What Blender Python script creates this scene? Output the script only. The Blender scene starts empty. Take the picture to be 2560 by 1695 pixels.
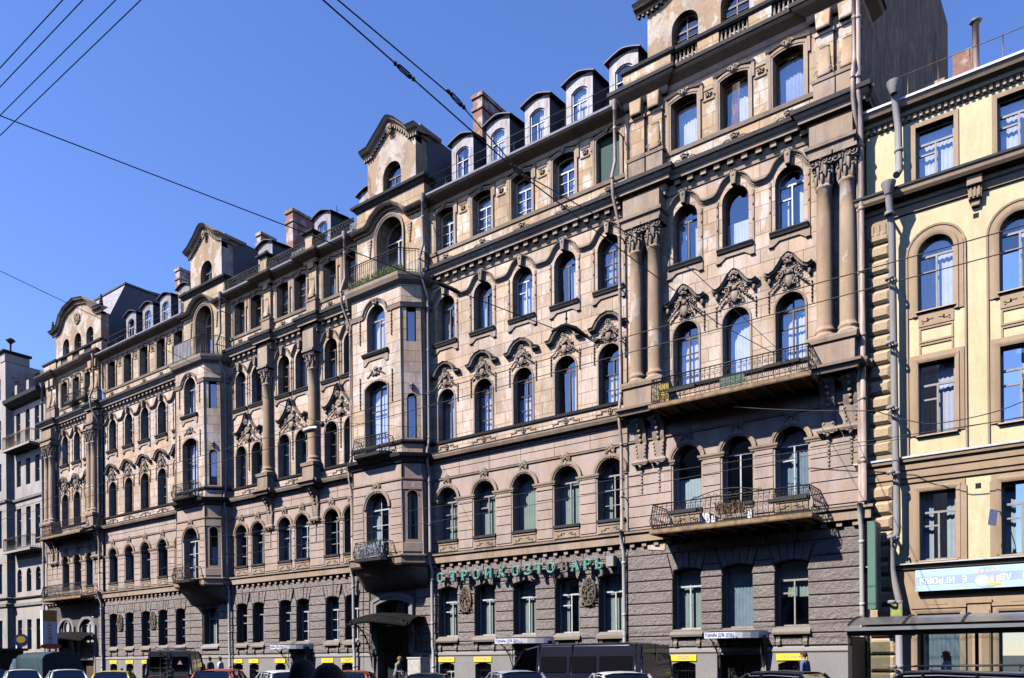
import bpy, math, random
from mathutils import Vector, Matrix
R=math.radians; PI=math.pi
rnd=random.Random(7)
sc=bpy.context.scene; col=sc.collection
# ---------------- camera, sky, sun ----------------
YAW=R(36.74); ROLL=0.0085
cd=bpy.data.cameras.new('camera'); cam=bpy.data.objects.new('camera',cd); col.objects.link(cam)
cd.lens=28.0; cd.sensor_width=36; cd.shift_y=0.3115; cd.shift_x=-0.00265; cd.clip_end=3000; cd.clip_start=.05
cam.matrix_world=Matrix.Translation((0,-26,1.65))@Matrix.Rotation(YAW,4,'Z')@Matrix.Rotation(PI/2,4,'X')@Matrix.Rotation(-ROLL,4,'Z')
sc.camera=cam
SUN_EL=R(45); SUN_AZ=R(27)   # azimuth measured from the facade normal towards the left
sd=Vector((-math.sin(SUN_AZ)*math.cos(SUN_EL),-math.cos(SUN_AZ)*math.cos(SUN_EL),math.sin(SUN_EL)))
sl=bpy.data.lights.new('sun','SUN'); sl.energy=5.0; sl.angle=R(.5); sl.color=(1,.955,.90)
so=bpy.data.objects.new('sun',sl); col.objects.link(so); so.rotation_euler=sd.to_track_quat('Z','Y').to_euler()
w=bpy.data.worlds.new('World'); sc.world=w; w.use_nodes=True
nt=w.node_tree; nt.nodes.clear()
sk=nt.nodes.new('ShaderNodeTexSky'); sk.sky_type='NISHITA'; sk.sun_disc=False
sk.sun_elevation=SUN_EL; sk.sun_rotation=math.atan2(sd.x,sd.y)
sk.air_density=1.0; sk.dust_density=0.0; sk.ozone_density=3.0
bg=nt.nodes.new('ShaderNodeBackground'); bg.inputs[1].default_value=.115
hs=nt.nodes.new('ShaderNodeHueSaturation'); hs.inputs['Saturation'].default_value=1.15
wo=nt.nodes.new('ShaderNodeOutputWorld')
mt_=nt.nodes.new('ShaderNodeMix'); mt_.data_type='RGBA'; mt_.blend_type='MULTIPLY'; mt_.inputs[0].default_value=1; mt_.inputs[7].default_value=(1.09,.96,1.22,1)
nt.links.new(sk.outputs[0],hs.inputs['Color']); nt.links.new(hs.outputs[0],mt_.inputs[6]); nt.links.new(mt_.outputs[2],bg.inputs[0]); nt.links.new(bg.outputs[0],wo.inputs[0])
sc.view_settings.view_transform='Standard'; sc.view_settings.look='None'
sc.view_settings.exposure=0.90; sc.view_settings.gamma=1.0
try: sc.view_settings.use_curve_mapping=False
except Exception: pass
sc.render.engine='CYCLES'
sc.cycles.max_bounces=6; sc.cycles.diffuse_bounces=0; sc.cycles.transparent_max_bounces=8

# ---------------- helpers ----------------
class MB:
    def __init__(s,ox=0,oy=0,a=0,oz=0):
        s.v=[];s.f=[];s.sm=[];s.frame(ox,oy,a,oz)
    def frame(s,ox=0,oy=0,a=0,oz=0):
        s.ox,s.oy,s.oz=ox,oy,oz; s.ca,s.sa=math.cos(a),math.sin(a); return s
    def p(s,u,d,z):
        s.v.append((s.ox+u*s.ca+d*s.sa,s.oy+u*s.sa-d*s.ca,z+s.oz)); return len(s.v)-1
    def face(s,idx,sm=False): s.f.append(tuple(idx)); s.sm.append(sm)
    def poly(s,pts,sm=False): s.face([s.p(*q) for q in pts],sm)
    def box(s,u0,u1,d0,d1,z0,z1):
        i=[s.p(u,d,z) for u in(u0,u1) for d in(d0,d1) for z in(z0,z1)]
        for q in((0,1,3,2),(4,6,7,5),(0,4,5,1),(2,3,7,6),(0,2,6,4),(1,5,7,3)): s.face([i[k] for k in q])
    def prism(s,pts,d0,d1,b=0):
        # polygon pts in (u,z), from depth d0 to front d1, bevel b
        n=len(pts); cu=sum(p[0] for p in pts)/n; cz=sum(p[1] for p in pts)/n
        a=[s.p(u,d0,z) for u,z in pts]
        if b:
            m=[s.p(u,d1-b*.8,z) for u,z in pts]
            def ins(u,z):
                su=abs(u-cu) or 1e-6; sz=abs(z-cz) or 1e-6
                return (u-(u-cu)/su*min(b,su*.45), z-(z-cz)/sz*min(b,sz*.45))
            c=[s.p(*(lambda q:(q[0],d1,q[1]))(ins(u,z))) for u,z in pts]
            L=[a,m,c]
        else: L=[a,[s.p(u,d1,z) for u,z in pts]]
        for x,y in zip(L,L[1:]):
            for i in range(n): s.face((x[i],x[(i+1)%n],y[(i+1)%n],y[i]))
        s.face(L[-1])
    def grid(s,rows,sm=True,closeu=False):
        # rows: list of lists of world-ish (u,d,z)
        R_=[[s.p(*q) for q in r] for r in rows]; n=len(rows[0])
        for a,b in zip(R_,R_[1:]):
            for i in range(n if closeu else n-1): s.face((a[i],a[(i+1)%n],b[(i+1)%n],b[i]),sm)
        return R_
    def sweep_plan(s,path,prof,cap=True,closed=False,sm=False):
        # path of (u,d) ; outward is +d side for +u direction ; prof of (out,z)
        n=len(path); rows=[]
        for i,(u,d) in enumerate(path):
            def nrm(a,b):
                du,dd=b[0]-a[0],b[1]-a[1]; l=math.hypot(du,dd) or 1; return (-dd/l,du/l)
            if closed: n1=nrm(path[i-1],path[i]); n2=nrm(path[i],path[(i+1)%n])
            else:
                n1=nrm(path[max(i-1,0)],path[max(i,1)]); n2=nrm(path[min(i,n-2)],path[min(i+1,n-1)])
            k=1+n1[0]*n2[0]+n1[1]*n2[1]; k=max(k,.3)
            m=((n1[0]+n2[0])/k,(n1[1]+n2[1])/k)
            rows.append([(u+m[0]*o,d+m[1]*o,z) for o,z in prof])
        if closed: rows.append(rows[0])
        Rr=s.grid(rows,sm)
        if cap and not closed: s.face(Rr[0]); s.face(Rr[-1][::-1])
    def sweep_el(s,path,prof,closed=False,cap=True,sm=False,dep=None):
        # path of (u,z) in the elevation; prof of (w,out): w along the left normal of the path
        n=len(path); rows=[]
        for i,(u,z) in enumerate(path):
            def nrm(a,b):
                du,dz=b[0]-a[0],b[1]-a[1]; l=math.hypot(du,dz) or 1; return (-dz/l,du/l)
            if closed: n1=nrm(path[i-1],path[i]); n2=nrm(path[i],path[(i+1)%n])
            else:
                n1=nrm(path[max(i-1,0)],path[max(i,1)]); n2=nrm(path[min(i,n-2)],path[min(i+1,n-1)])
            k=max(1+n1[0]*n2[0]+n1[1]*n2[1],.35)
            m=((n1[0]+n2[0])/k,(n1[1]+n2[1])/k); dd=dep[i] if dep else 0
            rows.append([(u+m[0]*w_,o+dd,z+m[1]*w_) for w_,o in prof])
        if closed: rows.append(rows[0])
        Rr=s.grid(rows,sm)
        if cap and not closed: s.face(Rr[0]); s.face(Rr[-1][::-1])
    def tube(s,pts,r,n=6,cap=True):
        # pts (u,d,z)
        P=[Vector(q) for q in pts]; rows=[]; up=Vector((.13,.9,.41))
        for i,q in enumerate(P):
            t=(P[min(i+1,len(P)-1)]-P[max(i-1,0)])
            if t.length<1e-9: t=Vector((0,0,1))
            t.normalize(); a=t.cross(up)
            if a.length<.05: a=t.cross(Vector((1,0,0)))
            a.normalize(); b=t.cross(a); rr=r[i] if isinstance(r,(list,tuple)) else r
            rows.append([tuple(q+a*math.cos(2*PI*k/n)*rr+b*math.sin(2*PI*k/n)*rr) for k in range(n)])
        Rr=s.grid(rows,True,True)
        if cap: s.face(Rr[0]); s.face(Rr[-1][::-1])
    def lathe(s,u,d,prof,n=16,a0=0,a1=2*PI,sm=True):
        full=abs(a1-a0-2*PI)<1e-6; m=n if full else n+1
        rows=[[(u+r*math.cos(a0+(a1-a0)*k/n),d+r*math.sin(a0+(a1-a0)*k/n),z) for k in range(m)] for r,z in prof]
        s.grid(rows,sm,full)
    def lump(s,u,d,z,ru,rd,rz,rot=0,n=6,m=4):
        c,t=math.cos(rot),math.sin(rot); rows=[]
        for j in range(m+1):
            th=PI*j/m; row=[]
            for k in range(n):
                ph=2*PI*k/n; x=ru*math.sin(th)*math.cos(ph); y=rd*math.sin(th)*math.sin(ph); q=rz*math.cos(th)
                row.append((u+x*c-q*t,d+y,z+x*t+q*c))
            rows.append(row)
        s.grid(rows,True,True)
    def spiral(s,u,d,z,r,turns=1.3,th=.02,mir=1,a0=0,n=12,cone=.0):
        pts=[];rs=[]
        for i in range(n+1):
            f=i/n; a=a0+turns*2*PI*f; rr=r*(1-f*.8)
            pts.append((u+mir*rr*math.cos(a),d+cone*f,z+rr*math.sin(a))); rs.append(th*(1-.35*f))
        s.tube(pts,rs,5)
    def build(s,name,mat,parent=None,kind=None,label=None,sm=None):
        me=bpy.data.meshes.new(name); me.from_pydata(s.v,[],s.f); 
        me.polygons.foreach_set('use_smooth',s.sm if sm is None else [sm]*len(s.f))
        me.materials.append(mat); me.update()
        o=bpy.data.objects.new(name,me); col.objects.link(o)
        if parent: o.parent=parent
        if kind: o['kind']=kind
        if label: o['label']=label
        return o
def thing(name,label,cat,loc=(0,0,0),rz=0,group=None):
    o=bpy.data.objects.new(name,None); col.objects.link(o); o.location=loc; o.rotation_euler=(0,0,rz)
    o['label']=label; o['category']=cat
    if group: o['group']=group
    return o
def tag(o,label,cat,group=None):
    o['label']=label; o['category']=cat
    if group: o['group']=group
    return o

# ---------------- materials ----------------
def mat(name): 
    m=bpy.data.materials.new(name); m.use_nodes=True; nt=m.node_tree; b=nt.nodes['Principled BSDF']; return m,nt,b
def rgb(c): return (c[0],c[1],c[2],1)
class N:
    def __init__(s,nt): s.nt=nt
    def n(s,t,**k):
        x=s.nt.nodes.new(t)
        for a,b in k.items(): setattr(x,a,b)
        return x
    def l(s,a,b): s.nt.links.new(a,b)
    def pos(s,scale=(1,1,1)):
        g=s.n('ShaderNodeNewGeometry'); m=s.n('ShaderNodeMapping'); m.inputs['Scale'].default_value=scale
        s.l(g.outputs['Position'],m.inputs['Vector']); return m.outputs[0]
    def noise(s,sc_,det=5,vec=None,rough=.6):
        x=s.n('ShaderNodeTexNoise'); x.inputs['Scale'].default_value=sc_; x.inputs['Detail'].default_value=det; x.inputs['Roughness'].default_value=rough
        s.l(vec if vec is not None else s.pos(),x.inputs['Vector']); return x.outputs['Fac']
    def ramp(s,v,a,b,ca=0,cb=1):
        x=s.n('ShaderNodeMapRange'); x.inputs[1].default_value=a; x.inputs[2].default_value=b; x.inputs[3].default_value=ca; x.inputs[4].default_value=cb
        s.l(v,x.inputs[0]); return x.outputs[0]
    def mix(s,f,a,b,mode='MIX'):
        x=s.n('ShaderNodeMix',data_type='RGBA',blend_type=mode)
        if isinstance(f,(int,float)): x.inputs[0].default_value=f
        else: s.l(f,x.inputs[0])
        for v,i in((a,6),(b,7)):
            if isinstance(v,tuple): x.inputs[i].default_value=rgb(v)
            else: s.l(v,x.inputs[i])
        return x.outputs[2]
    def bump(s,h,st,dist,prev=None):
        x=s.n('ShaderNodeBump'); x.inputs['Strength'].default_value=st; x.inputs['Distance'].default_value=dist
        s.l(h,x.inputs['Height'])
        if prev is not None: s.l(prev,x.inputs['Normal'])
        return x.outputs[0]
def stucco(name,ca,cb,peel=(.62,.57,.52),peelat=.66,dirt=.5,joints=None,rough=.9,bs=.4,grain=25,soot=.5):
    m,nt,b=mat(name); q=N(nt)
    n1=q.noise(.45,6); c=q.mix(q.ramp(n1,.36,.58),ca,cb)
    n2=q.noise(1.3,7,q.pos((1,1,.75)),.65); c=q.mix(q.ramp(n2,peelat,peelat+.04,0,.75),c,peel)
    n3=q.noise(1.0,6,q.pos((2.2,2.2,.28)),.7); dk=tuple(x*.45 for x in ca); c=q.mix(q.ramp(n3,.48,.8,0,dirt),c,dk)
    n5=q.noise(9,4); c=q.mix(q.ramp(n5,.35,.75,0,.28),c,tuple(x*.6 for x in ca))
    n6=q.noise(.6,9,q.pos((1,1,.45)),.75); c=q.mix(q.ramp(n6,.47,.62,0,soot),c,tuple(x*.38 for x in ca))
    n7=q.noise(3.2,6,q.pos((1.6,1.6,.35)),.7); c=q.mix(q.ramp(n7,.48,.62,0,soot*.9),c,(.38,.235,.125))
    h=q.noise(grain,4)
    nrm=q.bump(h,bs,.012)
    if joints:
        g=q.n('ShaderNodeNewGeometry'); sx=q.n('ShaderNodeSeparateXYZ'); q.l(g.outputs['Position'],sx.inputs[0])
        cx=q.n('ShaderNodeCombineXYZ'); ad=q.n('ShaderNodeMath',operation='ADD'); q.l(sx.outputs[0],ad.inputs[0]); q.l(sx.outputs[1],ad.inputs[1]); q.l(ad.outputs[0],cx.inputs[0]); q.l(sx.outputs[2],cx.inputs[1])
        br=q.n('ShaderNodeTexBrick'); q.l(cx.outputs[0],br.inputs['Vector'])
        br.inputs['Scale'].default_value=1; br.inputs['Brick Width'].default_value=joints[0]; br.inputs['Row Height'].default_value=joints[1]; br.inputs['Mortar Size'].default_value=joints[2]; br.inputs['Mortar Smooth'].default_value=.3
        br.inputs['Color1'].default_value=(.36,.35,.34,1); br.inputs['Color2'].default_value=(.64,.64,.64,1); br.inputs['Mortar'].default_value=(0,0,0,1)
        c=q.mix(q.ramp(br.outputs['Fac'],0,1,0,.42),c,tuple(x*.4 for x in ca))
        c=q.mix(.45,c,br.outputs['Color'],'OVERLAY')
        inv=q.ramp(br.outputs['Fac'],0,1,1,0); nrm=q.bump(inv,.6,.015,nrm)
    q.l(c,b.inputs['Base Color']); q.l(nrm,b.inputs['Normal']); b.inputs['Roughness'].default_value=rough; b.inputs['Specular IOR Level'].default_value=.2
    return m
def granite(name,ca,cb,bs=1.0,dist=.05,sc1=6):
    m,nt,b=mat(name); q=N(nt)
    n1=q.noise(sc1,8,None,.7); n2=q.noise(55,3); n3=q.noise(.5,4)
    c=q.mix(q.ramp(n1,.3,.7),ca,cb); c=q.mix(q.ramp(n2,.45,.7,0,.5),c,tuple(x*.45 for x in ca)); c=q.mix(q.ramp(n3,.45,.75,0,.35),c,tuple(x*.6 for x in cb))
    n4=q.noise(1.2,6,q.pos((2.5,2.5,.3)),.7); c=q.mix(q.ramp(n4,.55,.8,0,.45),c,tuple(x*.5 for x in ca))
    h=q.noise(sc1*1.6,7,None,.75)
    q.l(q.bump(h,bs,dist),b.inputs['Normal']); q.l(c,b.inputs['Base Color']); b.inputs['Roughness'].default_value=.85; b.inputs['Specular IOR Level'].default_value=.25
    return m
def plain(name,c,rough=.6,metal=0,var=.25,nsc=8,bs=.1,spec=.4,coat=0,streak=False,c2=None,at=.5):
    m,nt,b=mat(name); q=N(nt)
    n1=q.noise(nsc,5,q.pos((1.5,1.5,.3)) if streak else None); d=c2 or tuple(x*(1-2*var) if var<.5 else 0 for x in c)
    q.l(q.mix(q.ramp(n1,at-.1,at+.25),c,d),b.inputs['Base Color'])
    if bs: q.l(q.bump(n1,bs,.01),b.inputs['Normal'])
    b.inputs['Roughness'].default_value=rough; b.inputs['Metallic'].default_value=metal; b.inputs['Specular IOR Level'].default_value=spec; b.inputs['Coat Weight'].default_value=coat
    return m
M={}
M['wall']=stucco('upper_stucco',(.56,.455,.385),(.49,.35,.23),joints=(.92,.47,.012),peelat=.57,dirt=.5,soot=.55)
M['wall5']=stucco('attic_stucco',(.49,.375,.26),(.43,.295,.17),joints=(.8,.47,.010),peelat=.525,dirt=.5,soot=.45)
M['band']=stucco('banded_stucco',(.43,.34,.30),(.38,.29,.235),peelat=.66,dirt=.5,soot=.45)
M['trim']=stucco('moulding_stucco',(.37,.295,.24),(.31,.23,.165),peelat=.66,dirt=.85,bs=.5,soot=.65)
M['relief']=stucco('grimy_ornament',(.27,.22,.185),(.33,.26,.20),peelat=.75,dirt=.8,bs=.6)
M['grime']=stucco('blackened_cast_iron_relief',(.10,.085,.07),(.14,.11,.09),peelat=.8,dirt=.5,bs=.6)
M['column']=stucco('column_stucco',(.42,.31,.22),(.37,.255,.16),peel=(.66,.58,.5),peelat=.57,dirt=.55,bs=.5)
M['plaster']=stucco('pale_peeled_plaster',(.38,.29,.215),(.34,.24,.155),peel=(.56,.51,.46),peelat=.50,dirt=.4,bs=.6)
M['wallcream']=stucco('ochre_stucco',(.44,.34,.21),(.48,.38,.27),joints=(.85,.47,.01),peelat=.62,dirt=.6,soot=.6)  # yellowish ochre plaster of the farther top storeys and pedestals
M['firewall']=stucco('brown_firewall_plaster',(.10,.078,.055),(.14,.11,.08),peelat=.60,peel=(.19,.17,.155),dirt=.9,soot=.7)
M['stone']=granite('rough_granite',(.37,.315,.285),(.27,.225,.205),1.0,.16,5)
M['joint']=plain('dark_joint',(.13,.105,.09),.95)
M['plinth']=granite('smooth_granite',(.28,.26,.245),(.23,.21,.20),.3,.01,12)
M['sheet']=plain('dark_sheet_metal',(.045,.042,.042),.8,0,.2,4,spec=.2)
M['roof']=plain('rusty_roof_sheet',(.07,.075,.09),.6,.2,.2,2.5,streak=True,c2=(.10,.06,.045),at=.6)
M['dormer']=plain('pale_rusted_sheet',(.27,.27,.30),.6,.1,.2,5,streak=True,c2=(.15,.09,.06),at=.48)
M['gutter']=plain('galvanised_gutter',(.48,.48,.49),.6,.1,.15,6,streak=True,c2=(.3,.25,.22),at=.6)
M['iron']=plain('black_iron',(.035,.032,.03),.55,.5,.2,20)
M['rust']=plain('rusty_slab_edge',(.30,.19,.10),.85,0,.2,5,c2=(.08,.055,.035),at=.5)
M['frameb']=plain('brown_window_frame',(.11,.065,.04),.6,0,.2,10)
M['framew']=plain('white_window_frame',(.46,.46,.46),.5,0,.15,10)
M['frameg']=plain('grey_window_frame',(.28,.26,.24),.6,0,.15,10)
M['sillstone']=granite('weathered_sill_stone',(.25,.21,.17),(.19,.16,.13),.4,.02,9)
M['reveal']=plain('window_lining',(.33,.27,.22),.9,0,.2,10)
M['curtw']=plain('white_curtain',(.74,.77,.88),.9,0,.1,3,0)
M['curtg']=plain('grey_green_curtain',(.52,.56,.53),.9,0,.08,3,0)
M['curtb']=plain('blue_grey_curtain',(.42,.48,.62),.9,0,.15,3,0)
M['greencloth']=plain('green_boarding',(.004,.038,.028),.7,0,.2,3,0)
M['dark']=plain('dark_interior',(.012,.012,.013),.9,0,.1,1,0)  # near-black; on the doors it stands for the darkness of their recesses
M['pipe']=plain('zinc_downpipe',(.25,.235,.23),.75,0,.15,4,streak=True,c2=(.2,.15,.13),at=.55)
M['piper']=plain('weathered_downpipe',(.36,.28,.23),.6,.1,.2,4,streak=True,c2=(.16,.10,.08),at=.5)
M['pipew']=plain('white_painted_pipe',(.40,.385,.36),.6,0,.15,6,streak=True,c2=(.25,.24,.23),at=.65)
def brick(name,a,b_,mo,bw=.25,rh=.075):
    m,nt,b=mat(name); q=N(nt)
    g=q.n('ShaderNodeNewGeometry'); sx=q.n('ShaderNodeSeparateXYZ'); q.l(g.outputs['Position'],sx.inputs[0])
    cx=q.n('ShaderNodeCombineXYZ'); ad=q.n('ShaderNodeMath',operation='ADD'); q.l(sx.outputs[0],ad.inputs[0]); q.l(sx.outputs[1],ad.inputs[1]); q.l(ad.outputs[0],cx.inputs[0]); q.l(sx.outputs[2],cx.inputs[1])
    br=q.n('ShaderNodeTexBrick'); q.l(cx.outputs[0],br.inputs['Vector']); br.inputs['Scale'].default_value=1
    br.inputs['Brick Width'].default_value=bw; br.inputs['Row Height'].default_value=rh; br.inputs['Mortar Size'].default_value=.008
    br.inputs['Color1'].default_value=rgb(a); br.inputs['Color2'].default_value=rgb(b_); br.inputs['Mortar'].default_value=rgb(mo)
    n=q.noise(1.5,6); c=q.mix(q.ramp(n,.5,.62,0,.8),br.outputs['Color'],(.5,.45,.4))
    q.l(c,b.inputs['Base Color']); q.l(q.bump(q.ramp(br.outputs['Fac'],0,1,1,0),.8,.01),b.inputs['Normal']); b.inputs['Roughness'].default_value=.9
    return m
M['brick']=brick('chimney_brick',(.30,.12,.07),(.22,.09,.06),(.25,.2,.17))
M['cream']=stucco('cream_stucco',(.60,.54,.34),(.56,.49,.29),peel=(.63,.60,.50),peelat=.70,dirt=.34,bs=.3,soot=.2)
M['rbtrim']=stucco('tan_moulding',(.40,.29,.19),(.36,.26,.17),peelat=.8,dirt=.5,bs=.35,soot=.3)
M['rbquoin']=granite('tan_quoin_stone',(.50,.38,.24),(.42,.31,.19),.8,.04,8)
M['lbwall']=stucco('grey_plaster',(.42,.385,.355),(.35,.32,.295),peelat=.7,dirt=.4,bs=.3)
def glassm(name,tint,refl,rough=.02):
    m=bpy.data.materials.new(name); m.use_nodes=True; nt=m.node_tree; nt.nodes.clear(); q=N(nt)
    tr=q.n('ShaderNodeBsdfTransparent'); tr.inputs[0].default_value=rgb(tint)
    gl=q.n('ShaderNodeBsdfGlossy'); gl.inputs['Roughness'].default_value=rough; gl.inputs[0].default_value=(.95,.97,1,1)
    lw=q.n('ShaderNodeLayerWeight'); lw.inputs[0].default_value=.5; pw=q.n('ShaderNodeMath',operation='POWER'); q.l(lw.outputs['Facing'],pw.inputs[0]); pw.inputs[1].default_value=3.0
    n=q.noise(.9,2); q.l(q.bump(n,.035,.3),gl.inputs['Normal'])
    f=q.ramp(pw.outputs[0],0,1,refl,1); mx=q.n('ShaderNodeMixShader'); q.l(f,mx.inputs[0]); q.l(tr.outputs[0],mx.inputs[1]); q.l(gl.outputs[0],mx.inputs[2])
    o=q.n('ShaderNodeOutputMaterial'); q.l(mx.outputs[0],o.inputs[0]); return m
M['glass']=glassm('window_glass',(.90,.91,.93),.24)
M['glass2']=glassm('dusty_window_glass',(.72,.78,.76),.17,.05)
M['carglass']=glassm('car_glass',(.05,.055,.06),.08)

# ---------------- wall with real openings ----------------
def arch(u,w,zs,rise,n=10):
    if rise<=0: return [(u-w/2,zs),(u+w/2,zs)]
    r=(w*w/4+rise*rise)/(2*rise); cz=zs+rise-r; a=math.asin(min(1,w/2/r))
    if rise>w/2-1e-6: a=PI/2; cz=zs
    return [(u+r*math.sin(-a+2*a*i/n),cz+r*math.cos(-a+2*a*i/n)) for i in range(n+1)]
def wall(mb,u0,u1,z0,z1,ops,d=0,rev=.38,n=10):
    cur=u0
    for (u,w,zb,zs,rise) in ops:
        l,r=u-w/2,u+w/2
        mb.poly([(cur,d,z0),(l,d,z0),(l,d,z1),(cur,d,z1)])
        if zb>z0: mb.poly([(l,d,z0),(r,d,z0),(r,d,zb),(l,d,zb)])
        A=arch(u,w,zs,rise,n)
        for p,q in zip(A,A[1:]):
            mb.poly([(p[0],d,p[1]),(q[0],d,q[1]),(q[0],d,z1),(p[0],d,z1)])
            if rev: mb.poly([(p[0],d,p[1]),(q[0],d,q[1]),(q[0],d-rev,q[1]),(p[0],d-rev,p[1])])
        if rev:
            mb.poly([(l,d,zb),(l,d,zs),(l,d-rev,zs),(l,d-rev,zb)]); mb.poly([(r,d,zb),(r,d,zs),(r,d-rev,zs),(r,d-rev,zb)])
            mb.poly([(l,d,zb),(r,d,zb),(r,d-rev,zb),(l,d-rev,zb)])
        cur=r
    mb.poly([(cur,d,z0),(u1,d,z0),(u1,d,z1),(cur,d,z1)])
CUR={'w':'curtw','g':'curtg','b':'curtb','k':'greencloth'}
def window(par,fr,u,w,zb,zs,rise,d=-.34,st=0,fm='frameb',cu='w',cm='w',gl='glass',far=False,name='window',bar=.05):
    f=MB(*fr); A=arch(u,w,zs,rise,8)
    if far and cu is None: cu=rw.choice(['s','w','l',None])
    out=[(u-w/2,zb),(u+w/2,zb)]+A[::-1]
    if rise>0: pass
    f.sweep_el(out,[(0,-.06),(0,.0),(.06,.0),(.06,-.06)],closed=True,dep=[d]*len(out))
    top=zs+rise; H=top-zb
    zt=zs-.02 if rise>.25 else zb+H*.70
    def hb(z,a=u-w/2,b_=u+w/2,t=bar): f.box(a,b_,d-.05,d+.012,z-t/2,z+t/2)
    def vb(x,z0,z1,t=bar): f.box(x-t/2,x+t/2,d-.05,d+.014,z0,z1)
    cells=[]
    L,Rr=u-w/2+.03,u+w/2-.03
    def lower(a,b_,z0,z1): cells.append([(a,z0),(b_,z0),(b_,z1),(a,z1)])
    if st==2:
        cells.append([(L,zb),(Rr,zb)]+A[::-1][0:])
    else:
        hb(zt,t=bar*1.25)
        if rise>.25:
            if st==4:
                vb(u,zt,top-.02,.035); k=len(A)//2
                cells.append([(L,zt),(u,zt)]+A[:k+1][::-1]); cells.append([(u,zt),(Rr,zt)]+A[k:][::-1])
            else: cells.append([(L,zt),(Rr,zt)]+A[::-1])
        else: cells.append([(L,zt),(Rr,zt)]+A[::-1])
        vb(u,zb,zt)
        if st==1 or st==4:
            zm=[zb+(zt-zb)*t for t in(.34,.68)]
            for z in zm: hb(z,t=.03)
            zz=[zb]+zm+[zt]
            for a,b_ in((L,u),(u,Rr)):
                for p,q in zip(zz,zz[1:]): lower(a,b_,p,q)
        elif st==3:
            zf=zt-(zt-zb)*.28; hb(zf,u-w/2,u); lower(L,u,zb,zf); lower(L,u,zf,zt); lower(u,Rr,zb,zt)
        else:
            lower(L,u,zb,zt); lower(u,Rr,zb,zt)
    fo=f.build(name,M[fm],par)
    if far:
        g=MB(*fr)
        for c in cells: g.poly([(x,d-.03,z) for x,z in c])
        g.build('glazing',M[gl],fo)
    else:
        for c in cells:
            g=MB(*fr); cx=sum(x for x,z in c)/len(c); cz=sum(z for x,z in c)/len(c)
            ta,tb=rnd.uniform(-.03,.03),rnd.uniform(-.03,.03)
            g.poly([(x,d-.03+(x-cx)*ta+(z-cz)*tb,z) for x,z in c]); g.build('pane',M[gl],fo)
    if cu:
        g=MB(*fr); m=CUR[cm]
        def cloth(a,b_,z0,z1,dd=.16,amp=.018,nf=4):
            rows=[]; n=max(6,int((b_-a)/.04))
            for z in(z0,z1):
                rows.append([(a+(b_-a)*i/n,d-dd+amp*math.sin(i*nf*.55+a*9),z) for i in range(n+1)])
            g.grid(rows,True)
        if cu=='w': cloth(u-w/2,u+w/2,zb,top)
        elif cu=='l': cloth(u-w/2,u+w/2,zb,zb+H*.5)
        elif cu=='s': cloth(u-w/2,u-w/6,zb,top); cloth(u+w/5,u+w/2,zb,top)
        elif cu=='r': cloth(u,u+w/2,zb,top)
        elif cu=='u': cloth(u-w/2,u+w/2,zb+H*.45,top)
        if g.f: g.build('curtain',M[m],fo)
    return fo
def stone(u0,u1,z0,z1,d0=0,d1=.06): return [(u0,z0),(u1,z0),(u1,z1),(u0,z1)],d0,d1
def relief(mb,u,z,w,h,d=0,seed=0,shell=True,tail=True):
    r=random.Random(seed)
    # central shell or bud, side scrolls, leaves running down to the sides
    if shell:
        for i in range(7):
            a=-1.25+2.5*i/6; L=h*.30
            mb.lump(u+math.sin(a)*L*.6,d+.05,z+h*.22+math.cos(a)*L*.6,.035+w*.022,.055,L*.55,-a,6,4)
    mb.lump(u,d+.06,z+h*.15,w*.09,.09,h*.12)
    mb.lump(u,d+.04,z-h*.16,w*.13,.07,h*.26)
    for s in(-1,1):
        mb.spiral(u+s*w*.24,d+.06,z+h*.12,h*.15,1.4,.028,s,PI*.3)
        mb.spiral(u+s*w*.17,d+.05,z-h*.22,h*.12,1.2,.024,-s,PI*1.2)
        if tail:
            for k in range(6):
                t=k/5; mb.lump(u+s*w*(.2+.3*t),d+.035,z+h*(.02-.42*t)+r.uniform(-.02,.02),.045*(1.1-t*.5),.05,h*.10*(1.1-.4*t),s*(.5+.7*t)+r.uniform(-.3,.3),5,3)
        for k in range(4):
            mb.lump(u+s*w*r.uniform(.05,.33),d+.05,z+h*r.uniform(-.3,.25),.035,.05,h*.09,r.uniform(-1,1),5,3)
def garland(mb,u,z0,z1,d=0,n=8,w=.07):
    for k in range(n):
        t=k/(n-1); z=z1+(z0-z1)*t; r_=w*(.65+.5*math.sin(k*1.9)**2)*(1-.35*t)
        mb.lump(u,d+.03,z,r_,.045,abs(z1-z0)/n*.6,0,6,3)
def cols(mb,u,d,r,z0,z1,n=18):
    # attic base and shaft
    mb.lathe(u,d,[(r*1.32,z0),(r*1.36,z0+.04),(r*1.32,z0+.1),(r*1.12,z0+.13),(r*1.1,z0+.18),(r*1.22,z0+.22),(r*1.2,z0+.27),(r*1.02,z0+.31),(r,z0+.4)]+[(r*(1-.13*t*t),z0+.4+(z1-z0-.55)*t) for t in(.2,.4,.6,.8,1)]+[(r*1.0,z1-.12),(r*1.02,z1-.06),(r*.9,z1-.03),(r*.88,z1)],n)
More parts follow.
